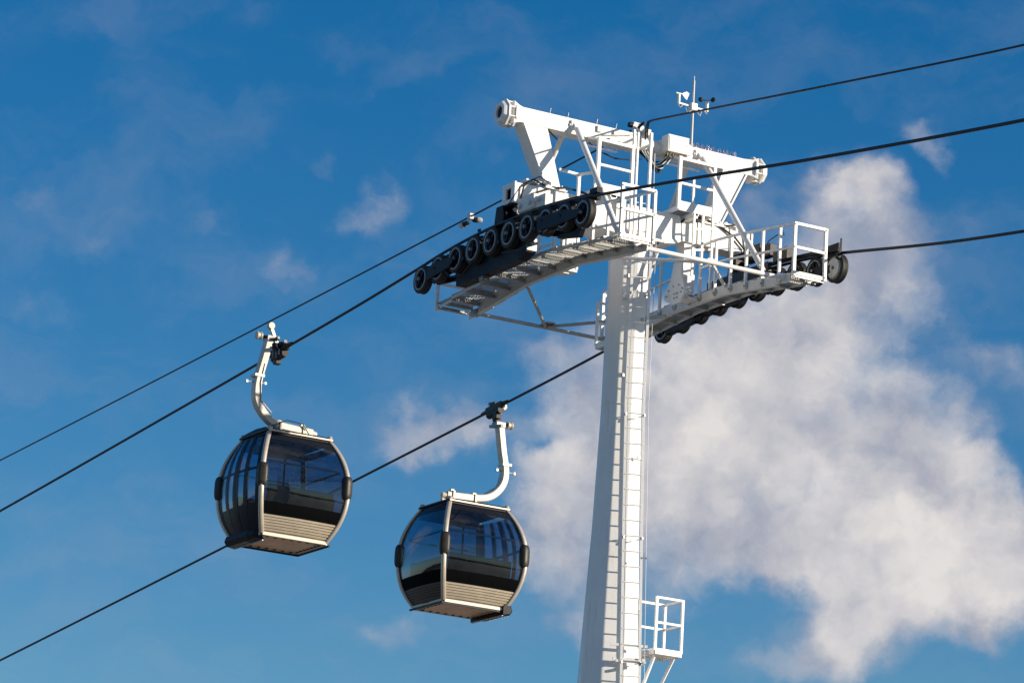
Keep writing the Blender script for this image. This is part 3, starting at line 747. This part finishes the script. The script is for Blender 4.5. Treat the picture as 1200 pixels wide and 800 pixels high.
def gondola(name, loc, rotz, arm, cab, label, slope, lev):
    root = thing(name, label, 'gondola', loc, rotz, 'gondolas hanging from the cables')
    # glazing and lower panels
    for side in ('front', 'back', 'inner'):
        m = MB(); m.slab(face(side, 0, za=.64, zb=2.20), 8, 16, .012); g_ = m.build('window', M['glass'], root)
        m = MB()
        m.slab(face(side, .006, za=2.10, zb=2.23), 8, 2, .03); m.slab(face(side, .006, -1, -.965, .40, 2.23), 1, 16, .03); m.slab(face(side, .006, .965, 1, .40, 2.23), 1, 16, .03)
        m.build('window_seal', M['trim'], g_)
        m = MB(); m.slab(face(side, .002, za=.395, zb=.66), 8, 4, .03); m.build('dark_lower_pane', M['black'], root)
        m = MB()
        n = 6
        for k in range(n):
            a = .055 + .335*k/n; b = .055 + .335*(k+1)/n
            m.slab(face(side, .012, -1, 1, a+.010, b-.008), 8, 2, .03)
        m.slab(face(side, -.022, za=.02, zb=.41), 8, 3, .02)
        m.build('slatted_panel', M['slat'] if side != 'inner' else M['shadeslat'], root)
    # door side: two sliding leaves with dark mullions
    dr = MB(); dr.slab(face('door', 0, -.985, -.005, .62, 2.19), 6, 16, .012); o = dr.build('door', M['glassd'], root)
    m = MB(); m.slab(face('door', .010, -.985, -.83, .05, 2.19), 1, 16, .03); m.slab(face('door', .010, -.11, -.005, .05, 2.19), 1, 16, .03); m.slab(face('door', .008, -.52, -.37, .05, 2.19), 1, 16, .03); m.slab(face('door', .004, -.985, -.005, .04, .64), 6, 4, .03); m.slab(face('door', .006, -.985, -.005, 1.38, 1.43), 6, 1, .03); m.build('door_frame', M['trim'], o)
    dr = MB(); dr.slab(face('door', 0, .005, .985, .62, 2.19), 6, 16, .012); o = dr.build('door', M['glassd'], root)
    m = MB(); m.slab(face('door', .010, .83, .985, .05, 2.19), 1, 16, .03); m.slab(face('door', .010, .005, .11, .05, 2.19), 1, 16, .03); m.slab(face('door', .008, .37, .52, .05, 2.19), 1, 16, .03); m.slab(face('door', .004, .005, .985, .04, .64), 6, 4, .03); m.slab(face('door', .006, .005, .985, 1.38, 1.43), 6, 1, .03); m.build('door_frame', M['trim'], o)
    # corner posts and bumpers
    for sx in (-1, 1):
        for sy in (-1, 1):
            m = MB(); rings = []
            for k in range(25):
                z = 2.30*k/24; h = hh(z); c = V((sx*(hx(z)-.012), sy*(h-.012), z)); w = .052
                ring = []
                for q in range(12):
                    a = 2*math.pi*q/12; ca_, sa_ = math.cos(a), math.sin(a)
                    ring.append(c + V((w*math.copysign(abs(ca_)**.6, ca_), w*math.copysign(abs(sa_)**.6, sa_), 0)))
                rings.append(ring)
            m.loft(rings, True, True); pst = m.build('corner_post', M['cream'], root)
            m = MB(); rings = []; zc_ = 1.22; hc = hh(zc_)
            e1 = V((sx,sy*.35,0)).normalized(); e2 = V((-e1.y, e1.x, 0))
            for k in range(17):
                t = -1 + 2*k/16; w = max(1-abs(t)**4, 0)**.5
                ring = []
                for q in range(20):
                    a = 2*math.pi*q/20; ca_, sa_ = math.cos(a), math.sin(a)
                    ring.append(V((sx*(hx(zc_)-.05), sy*(hc-.035), zc_ + .295*t)) + e1*(.110*w*math.copysign(abs(ca_)**.7,ca_)+.012) + e2*(.120*w*math.copysign(abs(sa_)**.7,sa_)))
                rings.append(ring)
            m.loft(rings, True, True)
            m.build('bumper', M['bumper'], root)
            m = MB(); hz = hh(2.28); hq = hx(2.28); m.tube([(sx*(hq-.03),sy*(hz-.03),2.30),(sx*(hq-.03),sy*(hz-.03),2.40),(sx*(hq-.03),sy*(hz-.03),2.425)], [.062,.058,.035], 12); m.build('roof_stud', M['cream'], root)
    # roof
    m = MB(); hr = .80; hrx = .69
    m.box((0,0,2.285),(2*hrx-.02,2*hr-.02,.055))
    m.loft([[V((x*w*.86,y*w,z)) for x,y in ((-1,-1),(1,-1),(1,1),(-1,1))] for w,z in ((.80,2.345),(.72,2.395),(.45,2.43))])
    m.slab(lambda u,v: (V((-.45+.9*u,-.45+.9*v,2.435)), V((0,0,1))), 1,1,.01,False)
    m.loft([[V((x,-.70+.13*a,2.33+.13*b*k)) for a,b in ((-1,0),(-1,.5),(-.5,1),(.5,1),(1,.5),(1,0))] for x,k in ((-.64,.3),(-.45,.8),(0,1),(.45,.8),(.64,.3))], False, True)
    rf = m.build('roof', M['trim'], root, .008)
    m = MB(); m2_ = MB()
    for a, b in (((-1,-1),(1,-1)),((1,-1),(1,1)),((1,1),(-1,1)),((-1,1),(-1,-1))):
        m.cut(); m2_.cut(); (m if a[0] == b[0] else m2_).bar((a[0]*hrx,a[1]*hr,2.325),(b[0]*hrx,b[1]*hr,2.325), .07,.045)
    m.build_each('roof_rim', M['cream'], rf, .01); m2_.build_each('roof_side_rim', M['trim'], rf, .01)
    # floor
    m = MB(); hb = hh(0); hbx = hx(0)
    for a, b in (((-1,-1),(1,-1)),((1,-1),(1,1)),((1,1),(-1,1)),((-1,1),(-1,-1))):
        m.bar((a[0]*(hbx-.01),a[1]*(hb-.01),.0),(b[0]*(hbx-.01),b[1]*(hb-.01),.0), .11,.085)
    fl = m.build('floor_frame', M['slat'], root, .012)
    m = MB()
    m.loft([[V((x*w*.86,y*w,z)) for x,y in ((-1,-1),(1,-1),(1,1),(-1,1))] for w,z in ((.72,-.03),(.68,-.01),(.34,-.035),(.28,-.05))])
    m.box((0,0,.04),(1.26,1.5,.06))
    m.build('floor_pan', M['bronze'], fl)
    m = MB()
    for k in range(7):
        t = -.6 + .2*k
        for x, y in ((t*.86,-.715),(t*.86,.715),(.605,t),(-.605,t)): m.cut(); m.box((x,y,-.036),(.07,.05,.02))
    m.build_each('floor_clip', M['trim'], fl)
    m = MB(); m.bar((-.72,.86,-.05),(.74,.86,-.05), .04,.04); m.bar((-.72,-.80,-.055),(-.72,.86,-.055), .04,.05); m.build('edge_rail', M['trim'], fl)
    # boarding step on the door side
    m = MB()
    m.loft([[V((x,y,z)) for y,z in ((-.72,-.13),(-.78-.14*k,-.12*k),(-.78-.21*k,-.02),(-.78-.17*k,.10*k),(-.78,.12),(-.72,.06))] for x,k in ((-.80,.75),(-.74,1),(.30,1),(.56,.75),(.70,.15))], False, True)
    st = m.build('boarding_step', M['step'], root, .01)
    m = MB()
    for k in range(7): x = -.68 + .13*k; m.cut(); m.bar((x,-.76,-.134),(x,-.90,-.124), .03,.012)
    m.cut(); m.bar((-.74,-.735,-.140),(.66,-.735,-.140), .03,.02)
    m.build_each('step_rib', M['galv'], st)
    # inside: benches, backrests, rails
    m = MB()
    for sx in (-1, 1):
        m.cut(); m.box((sx*.60,0,.50),(.42,1.50,.09)); m.box((sx*.58,0,.28),(.30,1.44,.36))
        m.box((sx*.84,0,.80),(.07,1.62,.58), Matrix.Rotation(sx*.14,3,'Y'))
    m.cut(); m.box((0,.88,.76),(1.5,.06,.50), Matrix.Rotation(-.10,3,'X'))
    m.build_each('bench', M['seat'], root, .02)
    m = MB()
    for sx in (-1, 1): m.cut(); m.bar((sx*.93,-.86,1.58),(sx*.93,.86,1.58), .03,.04)
    m.cut(); m.bar((-.86,.93,1.58),(.86,.93,1.58), .03,.04)
    m.cut(); m.tube([(0,.0,.1),(0,.0,2.25)], .022, 10)
    m.build_each('handrail', M['trim'], root)
    m = MB(); m.box((0,0,2.22),(1.26,1.46,.05)); m.box((0,0,.105),(1.36,1.60,.02)); m.box((0,0,2.21),(.5,.3,.05)); m.build('lining', M['interior'], root)
        # roof carriage: tube across the roof with two clamps, in line with the arm
    (ya, za) = arm[-1]
    m = MB()
    m.tube([(0,-.30,za),(0,ya-.02,za),(0,ya+.12,za-.01)], [.085,.085,.065], 16)
    m.tube([(0,-.62,2.46),(0,.62,2.46)], .05, 12)
    m.box((.22,.05,2.43),(.14,1.05,.06)); m.box((-.22,.05,2.43),(.14,1.05,.06))
    fr_ = m.build('suspension_frame', M['armpaint'], root)
    m = MB()
    for y in (-.22, .36):
        m.cut(); m.box((0,y,(2.42+za)/2+.03),(.26,.06,za-2.42+.18)); m.box((0,y,za+.14),(.08,.10,.06))
    m.build_each('frame_clamp', M['cream'], fr_, .012)
    m = MB(); m.tube([(.14,-.5,za-.05),(.16,-.1,za+.16),(.16,.3,za+.14),(.14,.6,za-.22),(.12,.66,2.42)], .012, 6); m.build('control_wire', M['rubber'], fr_)
    # hanger arm, a box section bent around
    m = MB()
    P = [V((0,y,z)) for y,z in arm]
    # smooth path
    path = []
    for i in range(len(P)-1):
        p0 = P[max(i-1,0)]; p1 = P[i]; p2 = P[i+1]; p3 = P[min(i+2,len(P)-1)]
        for k in range(6):
            t = k/6
            path.append(.5*((2*p1) + (p2-p0)*t + (2*p0-5*p1+4*p2-p3)*t*t + (3*p1-p0-3*p2+p3)*t**3))
    path.append(P[-1]); rings = []
    for i, p in enumerate(path):
        tg = (path[min(i+1,len(path)-1)] - path[max(i-1,0)]).normalized(); nrm = tg.cross(V((1,0,0))).normalized()
        w, d = .088, .10
        rings.append([p + V((1,0,0))*d*a + nrm*w*b for a, b in ((-1,-.75),(-.75,-1),(.75,-1),(1,-.75),(1,.75),(.75,1),(-.75,1),(-1,.75))])
    m.loft(rings, False, True)
    ar = m.build('hanger_arm', M['armpaint'], root, .006)
    m = MB()
    ym, zm = arm[2]
    m.box((0,ym,zm+.16),(.25,.235,.06)); m.tube([(0,ym-.26,zm+.0),(0,ym+.24,zm+.02)], .014, 6); m.box((0,ym-.26,zm),(.06,.05,.06)); m.box((0,ym+.2,zm+.02),(.05,.05,.06))
    m.tube([(.11,arm[1][0],arm[1][1]-.1),(.12,ym+.04,zm),(.11,arm[3][0]+.05,arm[3][1]),(.12,arm[4][0]+.1,arm[4][1]+.06)], .012, 6)
    m.build('arm_fitting', M['galv'], ar)
    # grip on the cable
    yc, zc2 = cab; yt, zt2 = arm[0]
    gr = MB(); u_ = V((1,0,slope)).normalized(); c_ = V((0,yc,zc2)); t_ = V((0,yt,zt2))
    gr.bar(c_ - u_*.36, c_ + u_*.36, .13, .14)
    gr.tube([c_ - u_*.30 + V((0,.01,-.13)), c_ + u_*.26 + V((0,.01,-.13))], .085, 12)
    gr.bar(c_ + V((.02,0,-.05)), t_ + V((.02,.02,-.04)), .16, .15, (1,0,0))
    gr.box(c_ + V((-.14,.02,-.22)), (.16,.14,.16)); gr.box(c_ + V((.10,-.03,.10)), (.20,.12,.10))
    gp = gr.build('grip', M['dark'], root, .012)
    m = MB()
    for k in (-1, 1): m.cut(); m.tube([c_ + u_*k*.34, c_ + u_*k*.62], [.06,.034], 10)
    m.build_each('grip_jaw', M['dark'], gp)
    m = MB()
    for x in (-.12,.02,.16): m.cut(); m.tube([(x,yc-.09,zc2-.20+abs(x)*.3),(x,yc-.09,zc2-.02)], .032, 10)
    m.cut(); m.box((.0,yt+.02,zt2-.02),(.24,.24,.12)); m.cut(); m.bar((-.30,yt+.10,zt2-.10),(.26,yt+.10,zt2-.02), .06,.07)
    m.cut(); m.tube([(.18,yc-.02,zc2+.12),(.30,yc-.02,zc2+.14)], .045, 10)
    m.build_each('spring_housing', M['worn'], gp, .004)
    m = MB()
    m.tube([(0,yt-.02,zt2),(0,yt-.26,zt2+.02)], .035, 10)
    m.build('roller_axle', M['dark'], gp)
    m = MB(); m.tube([(0,yt-.20,zt2+.015),(0,yt-.22,zt2+.015),(0,yt-.24,zt2+.015),(0,yt-.29,zt2+.015),(0,yt-.31,zt2+.015),(0,yt-.33,zt2+.015)], [.085,.095,.075,.075,.095,.085], 16); m.build('guide_roller', M['slat'], gp)
    m = MB(); b0 = V((.06,yc-.06,zc2-.02)); b2 = V((.10,lev[0],lev[1])); b1 = (b0+b2)/2 + V((0,.03,-.06))
    m.bar(b0,b1,.05,.09); m.bar(b1,b2,.05,.08); m.build('release_lever', M['armpaint'], gp, .006)
    m = MB(); m.tube([b2+V((-.05,0,0)), b2+V((.07,0,0))], .075, 14); m.build('lever_roller', M['slat'], gp)
    return root
gondola('gondola_cabin', (-9.72,-2.70,18.52), 0, [(-.60,4.57),(-.71,4.05),(-.825,3.50),(-.80,3.09),(-.57,2.79),(-.24,2.63),(.60,2.58)], (-.32,4.34),
        'left gondola cabin with black mullioned doors, its arm bent to the left', .083, (-.64,4.82))
gondola('gondola_cabin', (-10.43,2.33,17.84), math.pi, [(-.80,4.46),(-.90,3.86),(-1.0,3.36),(-.93,3.01),(-.66,2.73),(-.28,2.62),(.50,2.58)], (-.66,4.84),
        'right gondola cabin with clear side window, hanging nearest to the tower shaft', -.088, (-.93,4.92))
# ------------------------------------------------------------------ sun, sky, clouds
SUN_AZ = math.atan2(.70, .71); SUN_EL = R(13.5)
sd = V((math.cos(SUN_AZ)*math.cos(SUN_EL), math.sin(SUN_AZ)*math.cos(SUN_EL), math.sin(SUN_EL)))
sl = bpy.data.lights.new('sun', 'SUN'); sl.energy = SUN_STRENGTH; sl.angle = R(.5); sl.color = (1.0, .87, .69)
so = bpy.data.objects.new('sun', sl); COL.objects.link(so); so.rotation_euler = (-sd).to_track_quat('-Z', 'Y').to_euler(); so.location = sd*60 + V((0,0,20))

w = bpy.data.worlds.new('World'); sc.world = w; w.use_nodes = True
nt = w.node_tree; N = nt.nodes; L = nt.links; N.clear()
def node(t, **k):
    n = N.new(t)
    for a, b in k.items(): setattr(n, a, b)
    return n
def link(a, b): L.new(a, b)
def val(n, i, v): n.inputs[i].default_value = v
def math_(op, a, b=None, c=None, clamp=False):
    n = node('ShaderNodeMath', operation=op); n.use_clamp = clamp
    for i, q in enumerate((a, b, c)):
        if q is None: continue
        if isinstance(q, (int, float)): n.inputs[i].default_value = q
        else: link(q, n.inputs[i])
    return n.outputs[0]
def vmath(op, a, b=None, out=0):
    n = node('ShaderNodeVectorMath', operation=op)
    for i, q in enumerate((a, b)):
        if q is None: continue
        if isinstance(q, (tuple, list)): n.inputs[i].default_value = q
        else: link(q, n.inputs[i])
    return n.outputs[out]
tc = node('ShaderNodeTexCoord'); D = tc.outputs['Generated']
sky = node('ShaderNodeTexSky', sky_type='NISHITA'); sky.sun_disc = False; sky.sun_elevation = SUN_EL
sky.sun_rotation = math.pi/2 - SUN_AZ; sky.air_density = 1.0; sky.dust_density = .05; sky.ozone_density = 2.5; sky.altitude = 0
hs = node('ShaderNodeHueSaturation'); val(hs, 'Hue', SKY_HUE); val(hs, 'Saturation', SKY_SAT); val(hs, 'Value', SKY_VAL)
link(sky.outputs[0], hs.inputs['Color'])
# tangent coordinates on the dome round one fixed sky direction (azimuth 150 deg, elevation 14 deg)
f0 = (-.84050, .48106, .24928); r0 = (.49674, .86790, 0.0); u0 = (.21635, -.12383, .96843)
df = vmath('DOT_PRODUCT', D, f0, 1)
dfc = math_('MAXIMUM', df, .05)
U = math_('DIVIDE', vmath('DOT_PRODUCT', D, r0, 1), dfc); Vv = math_('DIVIDE', vmath('DOT_PRODUCT', D, u0, 1), dfc)
cmb = node('ShaderNodeCombineXYZ'); link(U, cmb.inputs[0]); link(Vv, cmb.inputs[1])
P0 = cmb.outputs[0]
def noise(vec, scale, detail, rough, off=(0,0,0), dist=0, col=False):
    mp = node('ShaderNodeMapping'); mp.inputs['Location'].default_value = off; link(vec, mp.inputs['Vector'])
    n = node('ShaderNodeTexNoise'); val(n, 'Scale', scale); val(n, 'Detail', detail); val(n, 'Roughness', rough); val(n, 'Distortion', dist)
    link(mp.outputs[0], n.inputs['Vector']); return n.outputs['Color' if col else 'Fac']
w1 = vmath('SUBTRACT', noise(P0, 28, 3, .55, (3,1,0), 0, True), (.5,.5,.5))
w2 = vmath('SUBTRACT', noise(P0, 110, 4, .6, (7,2,0), 0, True), (.5,.5,.5))
def scl(v, k):
    n = node('ShaderNodeVectorMath', operation='SCALE'); link(v, n.inputs[0]); n.inputs['Scale'].default_value = k; return n.outputs[0]
PW = vmath('ADD', P0, vmath('ADD', scl(w1, .030), scl(w2, .012)))
CLOUDS = [
    (0.0750, -0.0281, 0.0333, 0.0256, -27, 0.92),
    (0.1028, -0.0477, 0.0311, 0.0196, -15, 0.95),
    (0.1253, -0.0520, 0.0167, 0.0147, 3, 0.80),
    (0.0911, -0.0372, 0.0244, 0.0178, -17, 0.40),
    (0.1357, -0.0592, 0.0111, 0.0100, 3, 0.50),
    (0.1175, -0.0313, 0.0133, 0.0111, -37, 0.40),
    (0.0441, -0.0331, 0.0178, 0.0267, -2, 0.72),
    (0.0174, -0.0413, 0.0156, 0.0218, 3, 0.68),
    (0.0234, -0.0209, 0.0133, 0.0133, 3, 0.30),
    (0.0121, -0.0572, 0.0133, 0.0122, 3, 0.42),
    (0.0090, -0.0017, 0.0122, 0.0093, 3, 0.42),
    (0.0271, -0.0074, 0.0133, 0.0111, 3, 0.30),
    (0.0492, -0.0039, 0.0222, 0.0144, 13, 0.66),
    (0.0730, 0.0074, 0.0222, 0.0122, 13, 0.60),
    (0.0837, 0.0363, 0.0111, 0.0107, 3, 0.62),
    (0.0934, 0.0408, 0.0102, 0.0080, -17, 0.40),
    (0.1008, 0.0279, 0.0133, 0.0107, -32, 0.55),
    (0.0790, 0.0200, 0.0156, 0.0089, 3, 0.42),
    (0.1093, 0.0161, 0.0111, 0.0102, -27, 0.34),
    (0.1005, -0.0055, 0.0167, 0.0124, -27, 0.42),
    (0.1246, 0.0003, 0.0102, 0.0058, -17, 0.42),
    (0.1141, -0.0114, 0.0111, 0.0089, -27, 0.25),
    (-0.0216, -0.0235, 0.0142, 0.0067, -2, 0.60),
    (-0.0097, -0.0250, 0.0080, 0.0062, 3, 0.38),
    (0.0607, 0.0377, 0.0089, 0.0071, 3, 0.50),
    (0.1047, 0.0586, 0.0071, 0.0053, -32, 0.58),
    (0.1096, 0.0506, 0.0044, 0.0089, 23, 0.36),
    (0.1160, 0.0354, 0.0102, 0.0080, 3, 0.22),
    (0.0932, -0.0738, 0.0102, 0.0111, 3, 0.60),
    (0.0776, -0.0747, 0.0156, 0.0071, 3, 0.34),
    (0.0194, -0.0764, 0.0076, 0.0049, 33, 0.42),
    (0.0582, -0.0457, 0.0122, 0.0111, 3, 0.38),
    (0.0458, -0.0620, 0.0133, 0.0080, 3, 0.30),
    (-0.1248, 0.0342, 0.0080, 0.0060, 3, 0.36),
    (-0.1069, 0.0218, 0.0076, 0.0067, -37, 0.33),
    (-0.1155, 0.0269, 0.0133, 0.0067, -17, 0.22),
    (-0.0792, 0.0234, 0.0071, 0.0067, -27, 0.33),
    (-0.0842, 0.0331, 0.0098, 0.0089, 3, 0.20),
    (-0.0594, 0.0163, 0.0071, 0.0051, -7, 0.40),
    (-0.0346, 0.0337, 0.0076, 0.0060, -17, 0.45),
    (-0.0449, 0.0269, 0.0111, 0.0049, 3, 0.34),
    (-0.0534, 0.0393, 0.0044, 0.0038, -27, 0.34),
    (-0.0280, -0.0761, 0.0102, 0.0067, 3, 0.36),
    (-0.0934, 0.0782, 0.0533, 0.0062, 11, 0.18),
    (-0.0222, 0.0789, 0.0378, 0.0044, 9, 0.13),
    (0.0180, 0.0767, 0.0333, 0.0058, 11, 0.10),
    (-0.1204, 0.0044, 0.0156, 0.0080, 3, 0.22),
    (-0.0789, 0.0579, 0.0267, 0.0089, -17, 0.18),
    (0.0593, -0.0646, 0.0093, 0.0076, 18, -0.30),
    (0.0711, -0.0583, 0.0058, 0.0076, -17, -0.36),
    (0.1123, 0.0219, 0.0089, 0.0058, -37, -0.14),
    (0.0630, -0.0121, 0.0067, 0.0067, 3, -0.16),
    (0.0582, -0.0056, 0.0040, 0.0089, -27, -0.24),
    (0.0079, -0.0296, 0.0036, 0.0029, 3, -0.32),
    (0.0314, -0.0049, 0.0067, 0.0053, 3, -0.22),
    (0.0924, 0.0196, 0.0053, 0.0036, 3, -0.20),
]
LIGHT = [       # broad sunlit (+) and shaded (-) masses of the cloud
    (0.0939, -0.0482, 0.0267, 0.0156, -7, 0.17),
    (0.1229, -0.0488, 0.0156, 0.0133, 3, 0.20),
    (0.0748, -0.0248, 0.0267, 0.0147, -27, 0.20),
    (0.0671, -0.0052, 0.0156, 0.0089, 3, 0.12),
    (0.0845, 0.0403, 0.0089, 0.0067, 3, 0.04),
    (0.0132, -0.0371, 0.0111, 0.0111, 3, 0.08),
    (0.0434, -0.0198, 0.0089, 0.0111, 3, 0.06),
    (0.0629, -0.0499, 0.0133, 0.0111, 3, -0.22),
    (0.1085, -0.0295, 0.0133, 0.0067, -27, -0.12),
    (0.0252, -0.0520, 0.0133, 0.0133, 3, -0.18),
    (0.0942, 0.0275, 0.0178, 0.0102, 3, -0.20),
    (0.0853, -0.0130, 0.0111, 0.0067, -27, -0.16),
    (0.0471, -0.0463, 0.0111, 0.0133, 3, -0.18),
    (0.0603, 0.0368, 0.0133, 0.0111, 3, -0.20),
    (0.0321, -0.0160, 0.0133, 0.0133, 3, -0.08),
    (-0.0906, 0.0283, 0.0578, 0.0333, 3, -0.20),
    (0.1013, -0.0611, 0.0111, 0.0067, 3, -0.12),
]
def blobs(table, vec):
    tot = None
    for (cu, cv, ru, rv, rot, wt) in table:
        mp = node('ShaderNodeMapping', vector_type='TEXTURE')
        mp.inputs['Location'].default_value = (cu, cv, 0); mp.inputs['Rotation'].default_value = (0,0,R(rot)); mp.inputs['Scale'].default_value = (ru, rv, 1)
        link(vec, mp.inputs['Vector'])
        q = vmath('DOT_PRODUCT', mp.outputs[0], mp.outputs[0], 1)
        e = math_('EXPONENT', math_('MULTIPLY', q, -.85))
        tot = math_('MULTIPLY', e, wt) if tot is None else math_('MULTIPLY_ADD', e, wt, tot)
    return math_('MULTIPLY', tot, math_('GREATER_THAN', df, .2))
base = math_('MINIMUM', blobs(CLOUDS, PW), 1.15)
PS = vmath('ADD', P0, scl(w2, .010))
fb = noise(PS, 38, 8, .52, (1.3,4.1,0))
fine = noise(PS, 120, 7, .58, (2,9,0))
# the soft inner forms, and the same field a step towards the sun
so1 = noise(PS, 48, 4, .50, (8.1,2.2,0)); so2 = noise(PS, 48, 4, .50, (8.1+.30,2.2-.10,0))
dens = math_('ADD', base, math_('ADD', math_('MULTIPLY', math_('SUBTRACT', fb, .5), 1.45), math_('MULTIPLY', math_('SUBTRACT', fine, .5), .38)))
mr = node('ShaderNodeMapRange', interpolation_type='SMOOTHSTEP'); val(mr, 'From Min', .05); val(mr, 'From Max', 1.12); link(dens, mr.inputs['Value'])
edge = node('ShaderNodeMapRange', interpolation_type='SMOOTHSTEP'); val(edge, 'From Min', .02); val(edge, 'From Max', .44); link(base, edge.inputs['Value'])
cover = math_('MULTIPLY', math_('MULTIPLY', mr.outputs[0], edge.outputs[0]), .97)
rel = math_('MULTIPLY', math_('SUBTRACT', so1, so2), 1.65)
thick = math_('MULTIPLY', math_('SUBTRACT', math_('MINIMUM', dens, 1.3), .75), .35)
lit = math_('ADD', math_('ADD', math_('ADD', rel, blobs(LIGHT, PW)), thick), .37, None, True)
ramp = node('ShaderNodeValToRGB'); cr = ramp.color_ramp
cr.elements[0].position = 0; cr.elements[0].color = (*CLOUD_DARK, 1); cr.elements[1].position = 1; cr.elements[1].color = (*CLOUD_LIT, 1)
link(lit, ramp.inputs['Fac'])
# the rest of the sky: pale haze low over the horizon and unseen scattered cloud away from the main view, added for the glass reflections
sep = node('ShaderNodeSeparateXYZ'); link(D, sep.inputs[0])
hz = node('ShaderNodeMapRange', interpolation_type='SMOOTHSTEP'); val(hz, 'From Min', .13); val(hz, 'From Max', -.01); link(sep.outputs[2], hz.inputs['Value'])
mh = node('ShaderNodeMix', data_type='RGBA'); link(math_('MULTIPLY', hz.outputs[0], .85), mh.inputs['Factor']); link(hs.outputs[0], mh.inputs['A']); mh.inputs['B'].default_value = (3.3, 3.5, 3.9, 1)
far = node('ShaderNodeMapRange', interpolation_type='SMOOTHSTEP'); val(far, 'From Min', .86); val(far, 'From Max', .45); link(df, far.inputs['Value'])
sc_ = node('ShaderNodeMapRange', interpolation_type='SMOOTHSTEP'); val(sc_, 'From Min', .50); val(sc_, 'From Max', .68); link(noise(D, 3.2, 7, .55, (4,2,7)), sc_.inputs['Value'])
mf = node('ShaderNodeMix', data_type='RGBA'); link(math_('MULTIPLY', math_('MULTIPLY', far.outputs[0], sc_.outputs[0]), .8), mf.inputs['Factor']); link(mh.outputs['Result'], mf.inputs['A']); mf.inputs['B'].default_value = (5.6, 5.5, 5.6, 1)
mix = node('ShaderNodeMix', data_type='RGBA'); link(cover, mix.inputs['Factor']); link(mf.outputs['Result'], mix.inputs['A'])
link(vmath('SCALE', ramp.outputs[0]), mix.inputs['B']) if False else link(ramp.outputs[0], mix.inputs['B'])
vm = node('ShaderNodeMapping'); vm.inputs['Scale'].default_value = (1.0, 2.1, 1); vm.inputs['Rotation'].default_value = (0,0,R(-14)); link(PW, vm.inputs['Vector'])
vl = node('ShaderNodeMapRange', interpolation_type='SMOOTHSTEP'); val(vl, 'From Min', .42); val(vl, 'From Max', .74); link(noise(vm.outputs[0], 17, 7, .58, (6.4,3.3,0)), vl.inputs['Value'])
veil = math_('MULTIPLY', math_('MULTIPLY', vl.outputs[0], .13), math_('GREATER_THAN', df, .2))
mv = node('ShaderNodeMix', data_type='RGBA'); link(veil, mv.inputs['Factor']); link(mix.outputs['Result'], mv.inputs['A']); mv.inputs['B'].default_value = (3.6, 3.7, 4.3, 1)
mix = mv
bg = node('ShaderNodeBackground'); val(bg, 'Strength', SKY_STRENGTH); link(mix.outputs['Result'], bg.inputs['Color'])
out = node('ShaderNodeOutputWorld'); link(bg.outputs[0], out.inputs[0])
w.cycles.sampling_method = 'MANUAL'; w.cycles.sample_map_resolution = 1024

# ------------------------------------------------------------------ camera
cd = bpy.data.cameras.new('camera'); cam = bpy.data.objects.new('camera', cd); COL.objects.link(cam); sc.camera = cam
cd.sensor_width = 36; cd.lens = 135; cd.clip_start = .5; cd.clip_end = 20000
yaw, pitch, roll = R(150.2155), R(14.4347), R(3.2)
fw = V((math.cos(yaw)*math.cos(pitch), math.sin(yaw)*math.cos(pitch), math.sin(pitch)))
rt = fw.cross(V((0,0,1))).normalized(); up = rt.cross(fw)
r2 = rt*math.cos(roll) + up*math.sin(roll); u2 = up*math.cos(roll) - rt*math.sin(roll)
mw = Matrix((r2, u2, -fw)).transposed().to_4x4(); mw.translation = V((65.054, -39.865, 1.944)); cam.matrix_world = mw

sc.view_settings.view_transform = 'Standard'; sc.view_settings.look = 'None'; sc.view_settings.gamma = 1.0
sc.view_settings.use_curve_mapping = False; sc.view_settings.exposure = EXPOSURE
sc.render.engine = 'CYCLES'; sc.cycles.max_bounces = 8; sc.cycles.transparent_max_bounces = 24; sc.cycles.use_denoising = True
